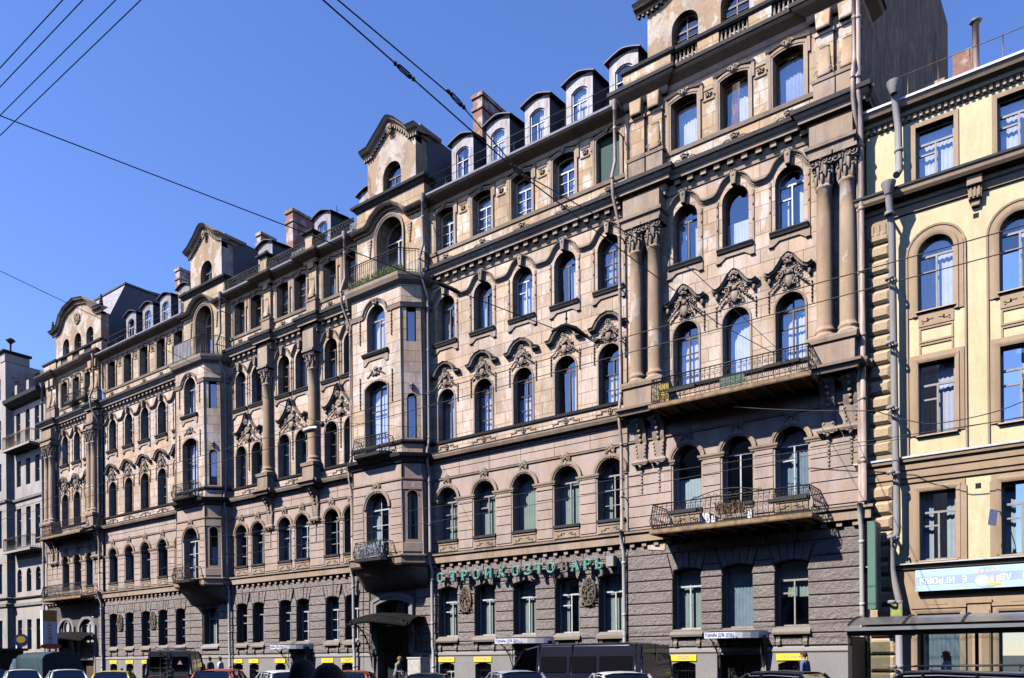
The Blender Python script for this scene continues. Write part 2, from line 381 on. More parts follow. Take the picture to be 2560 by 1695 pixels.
def capital(mb,u,d,r,z0,z1):
    h=z1-z0
    mb.lathe(u,d,[(r*.88,z0),(r*.9,z0+h*.5),(r*1.15,z0+h*.8)],12)
    for row,(zz,rr,nn,lh) in enumerate([(z0+h*.22,r*1.02,8,h*.24),(z0+h*.48,r*1.1,8,h*.26)]):
        for k in range(nn):
            a=2*PI*(k+.5*row)/nn
            mb.lump(u+math.cos(a)*rr,d+math.sin(a)*rr,zz,.06,.06,lh,0,5,3)
            mb.lump(u+math.cos(a)*rr*1.18,d+math.sin(a)*rr*1.18,zz+lh*.75,.055,.055,.05,0,5,3)
    for s in(-1,1):
        mb.spiral(u+s*r*1.05,d+r*1.05,z0+h*.76,h*.17,1.5,.03,s,PI*.5); mb.lump(u+s*r*1.05,d+r*1.05,z0+h*.76,.04,.05,.04)
        mb.spiral(u+s*r*.35,d+r*1.15,z0+h*.76,h*.11,1.2,.022,-s,PI*.5)
    mb.lump(u,d+r*1.2,z0+h*.88,.09,.06,.07)
    k=r*1.42; mb.box(u-k,u+k,d-k,d+k,z1-h*.13,z1)
def scroll_console(mb,u,w,z0,z1,out,d=0):
    # S-shaped bracket seen from the side, extruded over width w, carved face
    h=z1-z0; pr=[]
    for i in range(15):
        t=i/14; o=out*(.16+.84*(t**1.6)) + .05*out*math.sin(t*9)
        pr.append((o,z0+h*t))
    a=[(0,z0)]+pr+[(0,z1)]
    rows=[[(u-w/2,d+o,z) for o,z in a],[(u+w/2,d+o,z) for o,z in a]]
    Rr=mb.grid(rows,False); mb.face(Rr[0]); mb.face(Rr[1][::-1])
    for s in(-1,1):
        mb.spiral(u+s*w/2,d+out*.72,z1-h*.16,h*.11,1.3,.03,1,0)
    for k in range(5):
        t=k/4; z=z0+h*(.1+.75*t); o=out*(.16+.84*((.1+.75*t)**1.6))
        mb.lump(u,d+o+.03,z,w*.16*(1.1-.3*abs(t-.5)),.05,h*.09,0,6,4)
    mb.lump(u-w*.28,d+out*.8,z1-h*.1,.05,.05,.06); mb.lump(u+w*.28,d+out*.8,z1-h*.1,.05,.05,.06)
def railing(mb,path,z0,z1,belly=.12,sp=.13,scr=True,r=.011,lean=True):
    P=[Vector((u,d,0)) for u,d in path]
    # straight runs with bars; out = away from the wall is handled by the path normal
    for a,b in zip(P,P[1:]):
        L=(b-a).length; t=(b-a)/L; nrm=Vector((-t.y,t.x,0))
        n=max(1,int(L/sp))
        H=z1-z0
        def off(f): return nrm*(belly*math.sin(PI*min(1,f*1.25))*(1-f*.6) if belly else 0)
        for i in range(n+1):
            q=a+t*(L*i/n)
            pts=[tuple(q+off(f)+Vector((0,0,z0+H*f))) for f in((0,.2,.4,.65,1) if belly else (0,1))]
            mb.tube(pts,r if i%6 else r*1.5,4)
            if scr and i<n:
                m=a+t*(L*(i+.5)/n)
                for f,rr,mi in((.22,.07,1),(.48,.06,-1),(.76,.05,1)):
                    c=m+off(f); dirn=t
                    pts=[]
                    for k in range(8):
                        an=k/7*2*PI*1.15*mi+i; rad=rr*(1-.6*k/7)
                        pts.append(tuple(c+dirn*(rad*math.cos(an))+Vector((0,0,z0+H*f+rad*math.sin(an)*1.2))))
                    mb.tube(pts,r*.9,3,False)
        for f,rr in((0.02,1.2),(1,1.9),(.9,1.0),(.12,1.0)):
            mb.tube([tuple(a+off(f)+Vector((0,0,z0+H*f))),tuple(b+off(f)+Vector((0,0,z0+H*f)))],r*rr,5)
def fret(mb,u,z,w,h,d,t=.035):
    # stepped fret bar under a sill, small roundel in the middle
    k=h*.5
    for s in(-1,1):
        pts=[(u+s*w*.5,z-k*.9),(u+s*w*.5,z-k*.2),(u+s*w*.3,z-k*.2),(u+s*w*.3,z+k*.45),(u+s*w*.13,z+k*.45)]
        for p,q in zip(pts,pts[1:]):
            mb.box(min(p[0],q[0])-t/2,max(p[0],q[0])+t/2,d,d+.03,min(p[1],q[1])-t/2,max(p[1],q[1])+t/2)
def roundel(mb,u,z,r,d):
    mb.tube([(u+r*math.cos(a*PI/6),d+.03,z+r*math.sin(a*PI/6)) for a in range(13)],.022,4,False); mb.lump(u,d+.02,z,r*.5,.05,r*.5)

# heights shared by every section of the long front
GFO=(2.60,4.66,.10); F2=(6.80,8.50,.56); F3=(11.12,12.87,.48); F4=(15.41,16.97,.45); F5=(19.42,21.08,.10)
PC_MAIN=[(0,17.86),(.04,17.88),(.05,18.00),(.08,18.06),(.08,18.24),(.30,18.26),(.31,18.38),(.36,18.42),(.44,18.54),(.46,18.64),(0,18.72)]
PC_LEDGE=[(0,5.78),(.22,5.80),(.22,6.08),(.29,6.12),(.30,6.20),(0,6.26)]
PC_STR=[(0,10.16),(.07,10.19),(.11,10.30),(.26,10.34),(.32,10.46),(.33,10.54),(0,10.60)]
PC_SILL=[(0,11.0),(.06,11.02),(.09,11.12),(0,11.15)]
PC_S5=[(0,19.28),(.05,19.30),(.09,19.42),(0,19.44)]
PC_ROOF=[(0,21.32),(.05,21.36),(.07,21.50),(.40,21.60),(.50,21.64),(.55,21.71),(0,21.76)]
PC_PL=[(0,1.72),(.05,1.74),(.09,1.80),(.06,1.90),(-.02,1.96)]
B=thing('apartment_building','long six-storey tan stucco apartment building with bay windows and mansard dormers','building',(-33,0,0))
B.location=(0,0,0)
FR=(0,0,0)
stone_n=[0]; stuff_st=MB()
def put_stone(poly,d0,d1,b=.022,near=True,fr=FR,jit=True):
    j=rnd.uniform(-.008,.010) if jit else 0
    if near and stone_n[0]<295:
        m=MB(*fr); m.prism(poly,d0,d1+j,b); m.build('stone',M['stone'],B); stone_n[0]+=1
    else:
        stuff_st.frame(*fr); stuff_st.prism(poly,d0,d1+j,b)
COURSE=[1.97,2.37,2.76,3.16,3.56,3.97,4.37,4.80,5.30]
g=.016
def gf_stones(u0,u1,wins,w,d=0,near=True,voff=.0,tops=None,sill=True,fr=FR):
    """granite blocks between ground-floor windows, fanned voussoirs over each head, one long course on top"""
    eds=[u0]+[e for c in wins for e in(c-w/2,c+w/2)]+[u1]
    dd=d+.055
    for k in range(0,len(eds),2):
        a,b=eds[k],eds[k+1]
        if b-a<.08: continue
        la = k>0; rb = k<len(eds)-2
        for i in range(6):
            z0,z1=COURSE[i]+g,COURSE[i+1]-g
            put_stone([(a+.01,z0),(b-.01,z0),(b-.01,z1),(a+.01,z1)],d-.05,dd,near=near,fr=fr)
        fl=.20; mid=(a+b)/2
        def le(z): return min(a+(fl*(z-4.5)/.78 if la else 0),mid-.03)
        def re(z): return max(b-(fl*(z-4.5)/.78 if rb else 0),mid+.03)
        z0,z1=4.37+g,4.80-g
        put_stone([(le(z0)+.01,z0),(re(z0)-.01,z0),(re(z1)-.01,z1),(le(z1)+.01,z1)],d-.05,dd,near=near,fr=fr)
        z0,z1=4.80+g,5.30-g
        if re(z1)-le(z1)>.1: put_stone([(le(z0)+.01,z0),(re(z0)-.01,z0),(re(z1)-.01,z1),(le(z1)+.01,z1)],d-.05,dd,near=near,fr=fr)
    fl=.20
    for c in wins:
        t=[-1,-.60,-.16,.16,.60,1] if w>.9 else [-1,-.4,.4,1]
        hw=w/2
        A=arch(c,w,4.66,.10,20)
        def head(x):
            r=(w*w/4+.01)/(2*.1); return 4.66+.1-r+math.sqrt(max(r*r-(x-c)**2,0))
        for a,b in zip(t,t[1:]):
            xa,xb=c+a*hw,c+b*hw; ta,tb=c+a*(hw+fl),c+b*(hw+fl)
            pr=.02 if (a>-.3 and b<.3) else 0
            put_stone([(xa+.008,head(xa)),(xb-.008,head(xb)),(tb-.012,5.30-g),(ta+.012,5.30-g)],d-.05,dd+pr,near=near,fr=fr)
    tops=tops or max(1,round((u1-u0)/1.02))
    for i in range(tops):
        a,b=u0+(u1-u0)*i/tops,u0+(u1-u0)*(i+1)/tops
        put_stone([(a+g*.6,5.30+g*.4),(b-g*.6,5.30+g*.4),(b-g*.6,5.62),(a+g*.6,5.62)],d-.05,dd,near=near,fr=fr)
    if sill:
        m=MB(*fr); pn=MB(*fr)
        for c in wins:
            h=w/2
            m.sweep_plan([(c-h-.08,d),(c+h+.08,d)],[(-.3,2.60),(.0,2.60),(.16,2.42),(.16,2.34),(0,2.34)])
            for s in(-1,1):
                q=[(.02,1.98),(.09,2.0),(.11,2.1),(.06,2.2),(.12,2.34),(0,2.34)]
                x=c+s*(h-.10); rows=[[(x-.07,d+o,z) for o,z in q],[(x+.07,d+o,z) for o,z in q]]
                Rr=m.grid(rows,False); m.face(Rr[0]); m.face(Rr[1])
            pn.prism([(c-h+.2,2.0),(c+h-.2,2.0),(c+h-.2,2.28),(c-h+.2,2.28)],d-.02,d+.03,.02)
        m.build('sill',M['sillstone'],B); pn.build('sill_panel',M['stone'],B)
def dentils(mb,u0,u1,d0,d1,z0,z1,pitch,w):
    n=int((u1-u0)/pitch); p=(u1-u0)/max(n,1)
    for i in range(n):
        c=u0+p*(i+.5); mb.box(c-w/2,c+w/2,d0,d1,z0,z1)
rw=random.Random(11)
# -------- walls, storey by storey --------
walls={k:MB() for k in('gf','band','wall','wall5','cream')}
def flush_walls():
    for k,v in walls.items():
        if v.f: v.build({'gf':'ground_floor_wall','band':'lower_wall','wall':'upper_wall','wall5':'top_storey_wall','cream':'top_storey_wall'}[k],M[{'gf':'joint','band':'band','wall':'wall','wall5':'wall5','cream':'wallcream'}[k]],B)
        walls[k]=MB()
def section(u0,u1,gw,c2,c3,c4,c5,d=0,w2=1.12,w3=.96,w4=.95,w5=.97,gw_w=1.08,creamy=False):
    wall(walls['gf'],u0,u1,1.9,5.8,[(c,gw_w,*GFO) for c in gw],d-.02,.42)
    wall(walls['band'],u0,u1,5.8,10.3,[(c,w2,F2[0],F2[1],w2/2) for c in c2],d,.42)
    k='wall'
    wall(walls[k],u0,u1,10.3,14.6,[(c,w3,F3[0],F3[1],w3/2) for c in c3],d,.40)
    wall(walls[k],u0,u1,14.6,18.0,[(c,w4,*F4) for c in c4],d,.40)
    wall(walls['cream' if creamy else 'wall5'],u0,u1,18.0,21.74,[(c,w5,*F5) for c in c5],d,.40)
    flush_walls()
EC=[-11.76,-9.95,-8.15]; DC=[-22.98,-20.92,-18.87,-16.83,-14.86]
CC=[-37.95,-36.48,-34.20,-32.78,-30.52,-29.10]; CP=[-37.21,-33.49,-29.81]; CK=[-35.36,-31.68]
BC=[-51.97,-49.93,-47.97,-45.98,-44.05]; AC=[-58.42,-56.68,-54.96]
E0,E1,D0,C0,C1,B0,B1,A0,A1=-14.1,-5.95,-23.9,-38.95,-28.3,-53.1,-42.95,-61.4,-53.1
ED=.10
section(E0,E1,[-11.80,-9.98,-8.18],EC,EC,EC,EC,ED,w2=1.06,w3=.93,w4=.92,w5=.98,gw_w=1.06)
section(D0,E0,DC,DC,DC,DC,DC,0,w2=1.16,w3=1.0,w4=1.0,w5=1.0,gw_w=1.10)
section(C0,C1,CC,CC,CC,CC,CC,0,w2=1.08,w3=.95,w4=.95,w5=.95,gw_w=.98,creamy=True)
section(B0,B1,BC,BC,BC,BC,BC,0,w2=1.06,w3=.95,w4=.95,w5=.95,gw_w=1.0,creamy=True)
section(A0,A1,[-58.4,-55.4],AC,AC,AC,AC,ED,w2=1.0,w3=.95,w4=.92,w5=.92,gw_w=1.6,creamy=True)
# windows
def pick_c(r): return r.choice(['w','w','s','l','r','u','w',None])
def winrow(cs,w,spec,d,gl,fms,far=False,sts=(0,0,1,3,4),cms='w',table=None):
    for i,c in enumerate(cs):
        zb,zs,ri=spec; ri=w/2 if ri>.4 else ri
        st,fm,cu,cm=(table[i] if table else (rw.choice(sts),rw.choice(fms),pick_c(rw),rw.choice(cms)))
        window(B,FR,c,w,zb,zs,ri,d-.32,st,fm,cu,cm,gl,far)
FM=('frameb','frameb','frameg')
winrow([-11.80,-9.98,-8.18],1.06,GFO,ED,'glass2',None,table=[(0,'framew','w','g'),(2,'frameg','w','b'),(3,'frameg','u','g')])
winrow(EC,1.06,F2,ED,'glass2',None,table=[(2,'framew','l','w'),(0,'framew',None,'w'),(3,'framew','w','b')])
winrow(EC,.93,F3,ED,'glass',None,table=[(4,'frameb','w','w'),(2,'frameb','w','w'),(4,'frameb','w','w')])
winrow(EC,.92,F4,ED,'glass',None,table=[(0,'frameb','s','w'),(2,'frameb','l','w'),(3,'framew','s','w')])
winrow(EC,.98,F5,ED,'glass',None,table=[(2,'frameb','w','w'),(2,'frameb','r','w'),(2,'frameb','w','b')])
winrow(DC,1.10,GFO,0,'glass2',None,table=[(3,'framew','w','g'),(0,'framew','w','g'),(0,'framew','w','g'),(3,'framew','s','g'),(0,'framew','w','g')])
winrow(DC,1.16,F2,0,'glass2',None,table=[(1,'frameg','w','g'),(3,'frameg','w','g'),(2,'frameg','w','g'),(0,'frameg','w','g'),(1,'frameg','s','g')])
winrow(DC,1.0,F3,0,'glass',None,table=[(0,'frameb','w','b'),(4,'frameb','w','w'),(4,'frameb','l','w'),(0,'frameb','r','w'),(1,'frameb','l','w')])
winrow(DC,1.0,F4,0,'glass',None,table=[(0,'frameb','s','g'),(0,'frameb','s','g'),(3,'framew','w','w'),(0,'frameb','r','w'),(1,'frameb','w','b')])
winrow(DC,1.0,F5,0,'glass',None,table=[(1,'framew','r','w'),(1,'framew','w','b'),(1,'framew','s','w'),(1,'framew','r','w'),(2,'frameb','w','k')])
k_=MB(); k_.box(-15.34,-14.38,-.2,-.17,19.43,21.15); k_.build('green_boarding',M['greencloth'],B)
winrow(CC,.98,GFO,0,'glass2',('framew','frameg'),cms='g'); winrow(CC,1.08,F2,0,'glass2',('frameg','framew'),cms='gb')
winrow(CC,.95,F3,0,'glass',FM,cms='wb'); winrow(CC,.95,F4,0,'glass',FM,cms='wb'); winrow(CC,.95,F5,0,'glass',FM,cms='w')
winrow(BC,1.0,GFO,0,'glass2',('frameg','framew'),True,cms='g'); winrow(BC,1.06,F2,0,'glass2',FM,True,cms='gb')
winrow(BC,.95,F3,0,'glass',FM,True); winrow(BC,.95,F4,0,'glass',FM,True); winrow(BC,.95,F5,0,'glass',FM,True)
winrow(AC,1.0,F2,ED,'glass2',FM,True,cms='gb'); winrow(AC,.95,F3,ED,'glass',FM,True); winrow(AC,.92,F4,ED,'glass',FM,True); winrow(AC,.92,F5,ED,'glass',FM,True)
# granite ground floor
gf_stones(E0,E1,[-11.80,-9.98,-8.18],1.06,ED)
gf_stones(D0,E0,DC,1.10,0)
gf_stones(C0,C1,CC,.98,0)
gf_stones(B0,B1,BC,1.0,0,near=False)
# two wide doorways of the far pavilion
for i in range(8):
    z0,z1=COURSE[i]+g,COURSE[i+1]-g
    for a,b in((A0,-60.0),(-53.75,A1)): put_stone([(a+.02,z0),(b-.02,z0),(b-.02,z1),(a+.02,z1)],ED-.05,ED+.06,near=False)
stuff_st_done=False
# banding of the second storey: long stucco courses with open joints
bd=MB()
def banding(u0,u1,cs,w,d,fr=FR):
    bd.frame(*fr)
    zz=[6.34,6.72,7.1,7.48,7.86,8.24,8.42]
    eds=[u0]+[e for c in cs for e in(c-w/2-.06,c+w/2+.06)]+[u1]
    for k in range(0,len(eds),2):
        a,b=eds[k],eds[k+1]
        if b-a<.12: continue
        for i in range(6):
            bd.prism([(a,zz[i]+.012),(b,zz[i]+.012),(b,zz[i+1]-.012),(a,zz[i+1]-.012)],d-.01,d+.03,.012)
    for i,(z0,z1) in enumerate(((9.52,9.86),(9.88,10.24))):
        n=max(1,int((u1-u0)/1.6))
        for k in range(n):
            a,b=u0+(u1-u0)*k/n,u0+(u1-u0)*(k+1)/n
            bd.prism([(a+.006,z0),(b-.006,z0),(b-.006,z1),(a+.006,z1)],d-.01,d+.025,.01)
banding(E0,E1,EC,1.06,ED); banding(D0,E0,DC,1.16,0); banding(C0,C1,CC,1.08,0); banding(B0,B1,BC,1.06,0); banding(A0,A1,AC,1.0,ED)
# archivolts, imposts and keystones of the second storey, sill panels
def dressing2(u0,u1,cs,w,d,near=True):
    for c in cs:
        m=MB(); r=w/2
        A=arch(c,w,F2[1],r,14)
        m.sweep_el(A,[(.0,d-.02),(.0,d+.05),(.05,d+.06),(.06,d+.085),(.15,d+.09),(.17,d+.03),(.17,d-.02)],cap=True)
        m.build('archivolt',M['trim'],B)
        k=MB(); relief(k,c,9.28,.62,.62,d,int(c*10)); k.build('keystone_ornament',M['relief'],B)
        s=MB(); h=w/2
        s.box(c-h-.03,c+h+.03,d-.3,d+.09,6.70,6.80); s.build('sill',M['sheet'],B)
        s=MB(); s.box(c-h,c+h,d-.02,d+.04,6.60,6.70); s.box(c-h,c+h,d-.02,d+.025,6.30,6.56); fret(s,c,6.44,w*.7,.2,d+.02,.03); s.build('apron',M['trim'],B)
    eds=[u0]+[e for c in cs for e in(c-w/2,c+w/2)]+[u1]
    m=MB()
    for k in range(0,len(eds),2):
        a,b=eds[k],eds[k+1]
        if k>0: a=a-.015
        if k<len(eds)-2: b=b+.015
        if b-a<.1: continue
        if k in(0,len(eds)-2) and b-a>1: 
            if k==0: a=b-.45
            else: b=a+.45
        m.sweep_plan([(a,d-.3),(a,d),(b,d),(b,d-.3)],[(0,8.40),(.05,8.42),(.06,8.46),(.09,8.50),(.10,8.57),(0,8.59)])
    m.build('impost_band',M['trim'],B)
    m=MB(); m.sweep_plan([(u0,d),(u1,d)],[(0,9.42),(.05,9.44),(.06,9.49),(0,9.51)]); m.build('string_moulding',M['trim'],B)
dressing2(E0,E1,EC,1.06,ED); dressing2(D0,E0,DC,1.16,0); dressing2(C0,C1,CC,1.08,0); dressing2(B0,B1,BC,1.06,0); dressing2(A0,A1,AC,1.0,ED)
# third storey pediments
def ped_round(c,d,s=1,seed=0):
    m=MB(); z=13.93
    path=[(c-.88*s,z),(c-.62*s,z+.02),(c-.56*s,z+.10),(c-.45*s,z+.26),(c-.28*s,z+.40),(c,z+.47),(c+.28*s,z+.40),(c+.45*s,z+.26),(c+.54*s,z+.12),(c+.56*s,z+.05),(c+.62*s,z+.02),(c+.88*s,z)]
    pr=[(-.06,d-.02),(-.05,d+.08),(-.01,d+.10),(.0,d+.19),(.06,d+.22),(.10,d+.26),(.11,d-.02)]
    m.sweep_el(path,pr); m.build('window_pediment',M['relief'],B)
    k=MB(); relief(k,c,13.72,1.25*s,.72,d+.04,seed); roundel(k,c,14.12,.10,d+.10); k.build('cartouche',M['relief'],B)
    k=MB()
    for s_ in(-1,1): garland(k,c+s_*.72*s,12.75,13.45,d,7,.045)
    A=arch(c,.96,F3[1],.48,12); k.sweep_el([(A[0][0],F3[0])]+A+[(A[-1][0],F3[0])],[(.0,d-.02),(.0,d+.03),(.06,d+.035),(.07,d-.02)])
    k.build('window_surround',M['trim'],B)
def ped_swan(c,d,hw=.88,z=13.93,top=.5,seed=0,arches=None):
    m=MB(); pr=[(-.06,d-.02),(-.05,d+.07),(-.01,d+.09),(.0,d+.17),(.05,d+.20),(.085,d+.25),(.095,d-.02)]
    pts=[(-1,.10),(-.92,.03),(-.75,0),(-.55,.07),(-.36,.24),(-.2,.42),(-.08,.50*top/.5),(0,.53*top/.5),(.08,.50*top/.5),(.2,.42),(.36,.24),(.55,.07),(.75,0),(.92,.03),(1,.10)]
    m.sweep_el([(c+a*hw,z+b_*top/.5) for a,b_ in pts],pr); m.build('window_pediment',M['relief'],B)
    k=MB(); relief(k,c,z-.12,1.5*hw,.85,d+.05,seed); relief(k,c,z+top*.75,.5,.34,d+.16,seed+1,True,False)
    for s_ in(-1,1): k.lump(c+s_*hw*.8,d+.06,z-.12,.07,.09,.13)
    roundel(k,c,z-.22,.17,d+.05)
    k.build('cartouche',M['relief'],B)
    k=MB()
    for c_ in(arches or [c]):
        w=.95; A=arch(c_,w,F3[1],w/2,12); k.sweep_el([(A[0][0],F3[0])]+A+[(A[-1][0],F3[0])],[(.0,d-.02),(.0,d+.03),(.06,d+.035),(.07,d-.02)])
    for s_ in(-1,1): garland(k,c+s_*hw*.86,12.9,13.5,d,6,.045)
    if arches: garland(k,c,12.0,13.5,d,10,.06)
    k.build('window_surround',M['trim'],B)
for i,c in enumerate(DC+BC): ped_round(c,0,.92,i)
for i,c in enumerate(EC+AC): ped_swan(c,ED,.80,13.95,.5,20+i)
for i,c in enumerate(CP): ped_swan(c,0,1.25,13.95,.68,40+i,arches=[c-.72,c+.72])
# sill course and fret panels under the third storey
def belt3(u0,u1,cs,d):
    m=MB(); m.sweep_plan([(u0,d),(u1,d)],PC_SILL); m.build('sill_course',M['sheet'],B)
    k=MB()
    for c in cs: fret(k,c,10.82,1.2,.3,d,.035); roundel(k,c,10.84,.10,d)
    k.build('fret_ornament',M['trim'],B)
belt3(-12.4,-7.5,[],ED); belt3(D0,E0,DC,0); belt3(C0,C1,CP,0); belt3(B0,B1,BC,0); belt3(-59.2,-54.2,[],ED)
# fourth storey: wavy hood moulding, jamb strips, black sills, stepped aprons
def dressing4(u0,u1,cs,w,d):
    m=MB(); zl=17.20; path=[(u0,zl)]
    for c in cs:
        r=w/2+.13
        path+=[(c-r-.17,zl),(c-r-.08,zl+.03),(c-r+.02,zl+.12)]
        A=arch(c,2*r*.90,17.32,.45,12); path+=A[1:-1]
        path+=[(c+r-.02,zl+.12),(c+r+.08,zl+.03),(c+r+.17,zl)]
    path.append((u1,zl))
    # drop points that run backwards where windows stand close together
    pp=[path[0]]
    for q in path[1:]:
        if q[0]>pp[-1][0]+.01: pp.append(q)
    m.sweep_el(pp,[(-.09,d-.02),(-.09,d+.02),(-.05,d+.03),(-.04,d+.06),(.0,d+.07),(.02,d+.13),(.055,d+.15),(.065,d-.02)])
    m.build('hood_moulding',M['trim'],B)
    for i,c in enumerate(cs):
        h=w/2
        s=MB(); s.sweep_plan([(c-h-.16,d),(c+h+.16,d)],[(-.3,15.41),(.14,15.40),(.16,15.36),(.12,15.30),(.10,15.24),(0,15.22)]); s.build('sill',M['sheet'],B)
        a=MB(); lo=14.92; e=h+.20
        a.prism([(c-e,15.22),(c-e,lo),(c-e+.14,lo),(c-e+.18,lo+.06),(c-e+.34,lo+.17),(c+e-.34,lo+.17),(c+e-.18,lo+.06),(c+e-.14,lo),(c+e,lo),(c+e,15.22)],d-.02,d+.05)
        a.box(c-e-.01,c-e+.15,d-.02,d+.08,lo+.02,lo+.07); a.box(c+e-.15,c+e+.01,d-.02,d+.08,lo+.02,lo+.07)
        for s_ in(-1,1):
            x=c+s_*(h+.16); a.box(x-.035,x+.035,d-.02,d+.035,15.22,17.08)
            for zz in(16.9,16.6,16.1): a.lump(x,d+.04,zz,.03,.04,.06,0,5,3)
        a.build('apron',M['trim'],B)
        k=MB(); k.prism([(c-.07,17.40),(c+.07,17.40),(c+.11,17.80),(c-.11,17.80)],d,d+.20,.02); k.spiral(c-.07,d+.16,17.82,.08,1.2,.025,-1); k.spiral(c+.07,d+.16,17.82,.08,1.2,.025,1); k.lump(c,d+.17,17.72,.06,.07,.09)
        k.build('keystone',M['relief'],B)
dressing4(-12.45,-7.38,EC,.92,ED); dressing4(D0,E0,DC,1.0,0); dressing4(C0,C1,CC,.95,0); dressing4(B0,B1,BC,.95,0); dressing4(-59.1,-54.2,AC,.92,ED)
# fifth storey: eared architraves, scroll keystones, small relief panels, panel belt below
def dressing5(u0,u1,cs,w,d,pier=True):
    for c in cs:
        h=w/2; a=MB(); A=arch(c,w,F5[1],.10,6)
        a.sweep_el([(c-h,F5[0])]+A+[(c+h,F5[0])],[(.0,d-.02),(.0,d+.035),(.05,d+.04),(.06,d+.06),(.14,d+.065),(.15,d-.02)])
        for s_ in(-1,1): a.box(c+s_*(h+.17)-.05,c+s_*(h+.17)+.05,d-.02,d+.06,20.78,21.26)
        a.sweep_el([(c-h-.22,21.28)]+[(c-h*.5,21.36),(c,21.42),(c+h*.5,21.36)]+[(c+h+.22,21.28)],[(-.02,d-.02),(-.02,d+.08),(.04,d+.12),(.05,d-.02)])
        a.build('architrave',M['trim'],B)
        k=MB(); k.spiral(c-.09,d+.10,21.33,.09,1.3,.028,-1); k.spiral(c+.09,d+.10,21.33,.09,1.3,.028,1); k.lump(c,d+.09,21.28,.06,.08,.10); k.build('keystone',M['trim'],B)
    m=MB(); m.sweep_plan([(u0,d),(u1,d)],PC_S5); m.build('sill_course',M['trim'],B)
    k=MB()
    for c in cs:
        relief(k,c,19.12,.5,.22,d-.02,3,False,False)
        k.sweep_el([(c-.62,18.98),(c-.5,18.97),(c-.3,19.06),(c-.15,19.04)],[(-.015,d-.01),(-.015,d+.02),(.015,d+.02),(.015,d-.01)]); k.sweep_el([(c+.15,19.04),(c+.3,19.06),(c+.5,18.97),(c+.62,18.98)],[(-.015,d-.01),(-.015,d+.02),(.015,d+.02),(.015,d-.01)])
    k.build('belt_ornament',M['trim'],B)
    if pier:
        for a_,b_ in zip(cs,cs[1:]):
            c=(a_+b_)/2
            if b_-a_>1.6:
                k=MB(); k.box(c-.2,c+.2,d-.01,d+.04,20.66,20.72); k.box(c-.2,c+.2,d-.01,d+.03,21.02,21.06); relief(k,c,20.87,.36,.24,d-.02,7,False,False); k.build('frieze_panel',M['trim'],B)
dressing5(-12.5,-7.35,EC,.98,ED); dressing5(D0,E0,DC,1.0,0); dressing5(C0,C1,CC,.95,0); dressing5(B0,B1,BC,.95,0); dressing5(-59.1,-54.2,AC,.92,ED)
# -------- cornices with break-outs --------
def steps(u0,u1,d,outs,e):
    p=[(u0,d)]
    for a,b in outs: p+=[(a,d),(a,d+e),(b,d+e),(b,d)]
    p.append((u1,d)); q=[p[0]]
    for x in p[1:]:
        if abs(x[0]-q[-1][0])>1e-6 or abs(x[1]-q[-1][1])>1e-6: q.append(x)
    return q
EO=[(-13.95,-12.42),(-7.40,-6.03)]; CO=[(c-.42,c+.42) for c in CK]; AO=[(-60.9,-59.25),(-54.15,-53.2)]
def course(name,prof,mat_,e,which='ABCDE',E_ret=True):
    for k,(u0,u1,d,o) in dict(A=(A0,A1,ED,AO),B=(B0,B1,0,[]),C=(C0,C1,0,CO),D=(D0,E0,0,[]),E=(E0,E1,ED,EO)).items():
        if k in which:
            m=MB(); p=steps(u0,u1,d,o if e else [],e)
            if k=='E': p=p+[(u1,-1.2)]
            m.sweep_plan(p,prof); m.build(name,M[mat_],B)
course('main_cornice',PC_MAIN,'trim',.22); course('ledge_cornice',PC_LEDGE,'trim',0,'ABCDE'); course('storey_cornice',PC_STR,'trim',.30)
course('plinth_cap',PC_PL,'plinth',0)
m=MB(); m.sweep_plan([(D0,0),(E0,0)],PC_ROOF); m.build('roof_cornice',M['trim'],B)
m=MB(); m.sweep_plan(steps(C0,C1,0,CO,.25),PC_ROOF); m.build('roof_cornice',M['trim'],B)
m=MB(); m.sweep_plan([(B0,0),(B1,0)],PC_ROOF); m.build('roof_cornice',M['trim'],B)
dm=MB(); 
for u0,u1,d in((A0,A1,ED),(B0,B1,0),(C0,C1,0),(D0,E0,0),(E0,E1,ED)):
    dentils(dm,u0,u1,d,d+.15,5.63,5.79,.47,.17)
    dentils(dm,u0,u1,d+.05,d+.22,18.09,18.25,.46,.2)
dm.build('dentil_row',M['trim'],B,'stuff')
# black lead on the ledge tops
m=MB()
for u0,u1,d in((A0,A1,ED),(B0,B1,0),(C0,C1,0),(D0,E0,0),(E0,E1,ED)):
    m.sweep_plan([(u0,d),(u1,d)],[(0,6.275),(.31,6.215),(.31,6.20),(0,6.262)]); m.sweep_plan([(u0,d),(u1,d)],[(0,10.63),(.34,10.565),(.345,10.53),(0,10.605)])
m.build('ledge_flashing',M['sheet'],B)
m=MB()
for u0,u1,d,o in((A0,A1,ED,AO),(B0,B1,0,[]),(C0,C1,0,CO),(D0,E0,0,[]),(E0,E1,ED,EO)):
    m.sweep_plan(steps(u0,u1,d,o,.22),[(0,18.76),(.49,18.67),(.495,18.53),(.44,18.52),(0,18.73)])
m.build('cornice_flashing',M['sheet'],B)

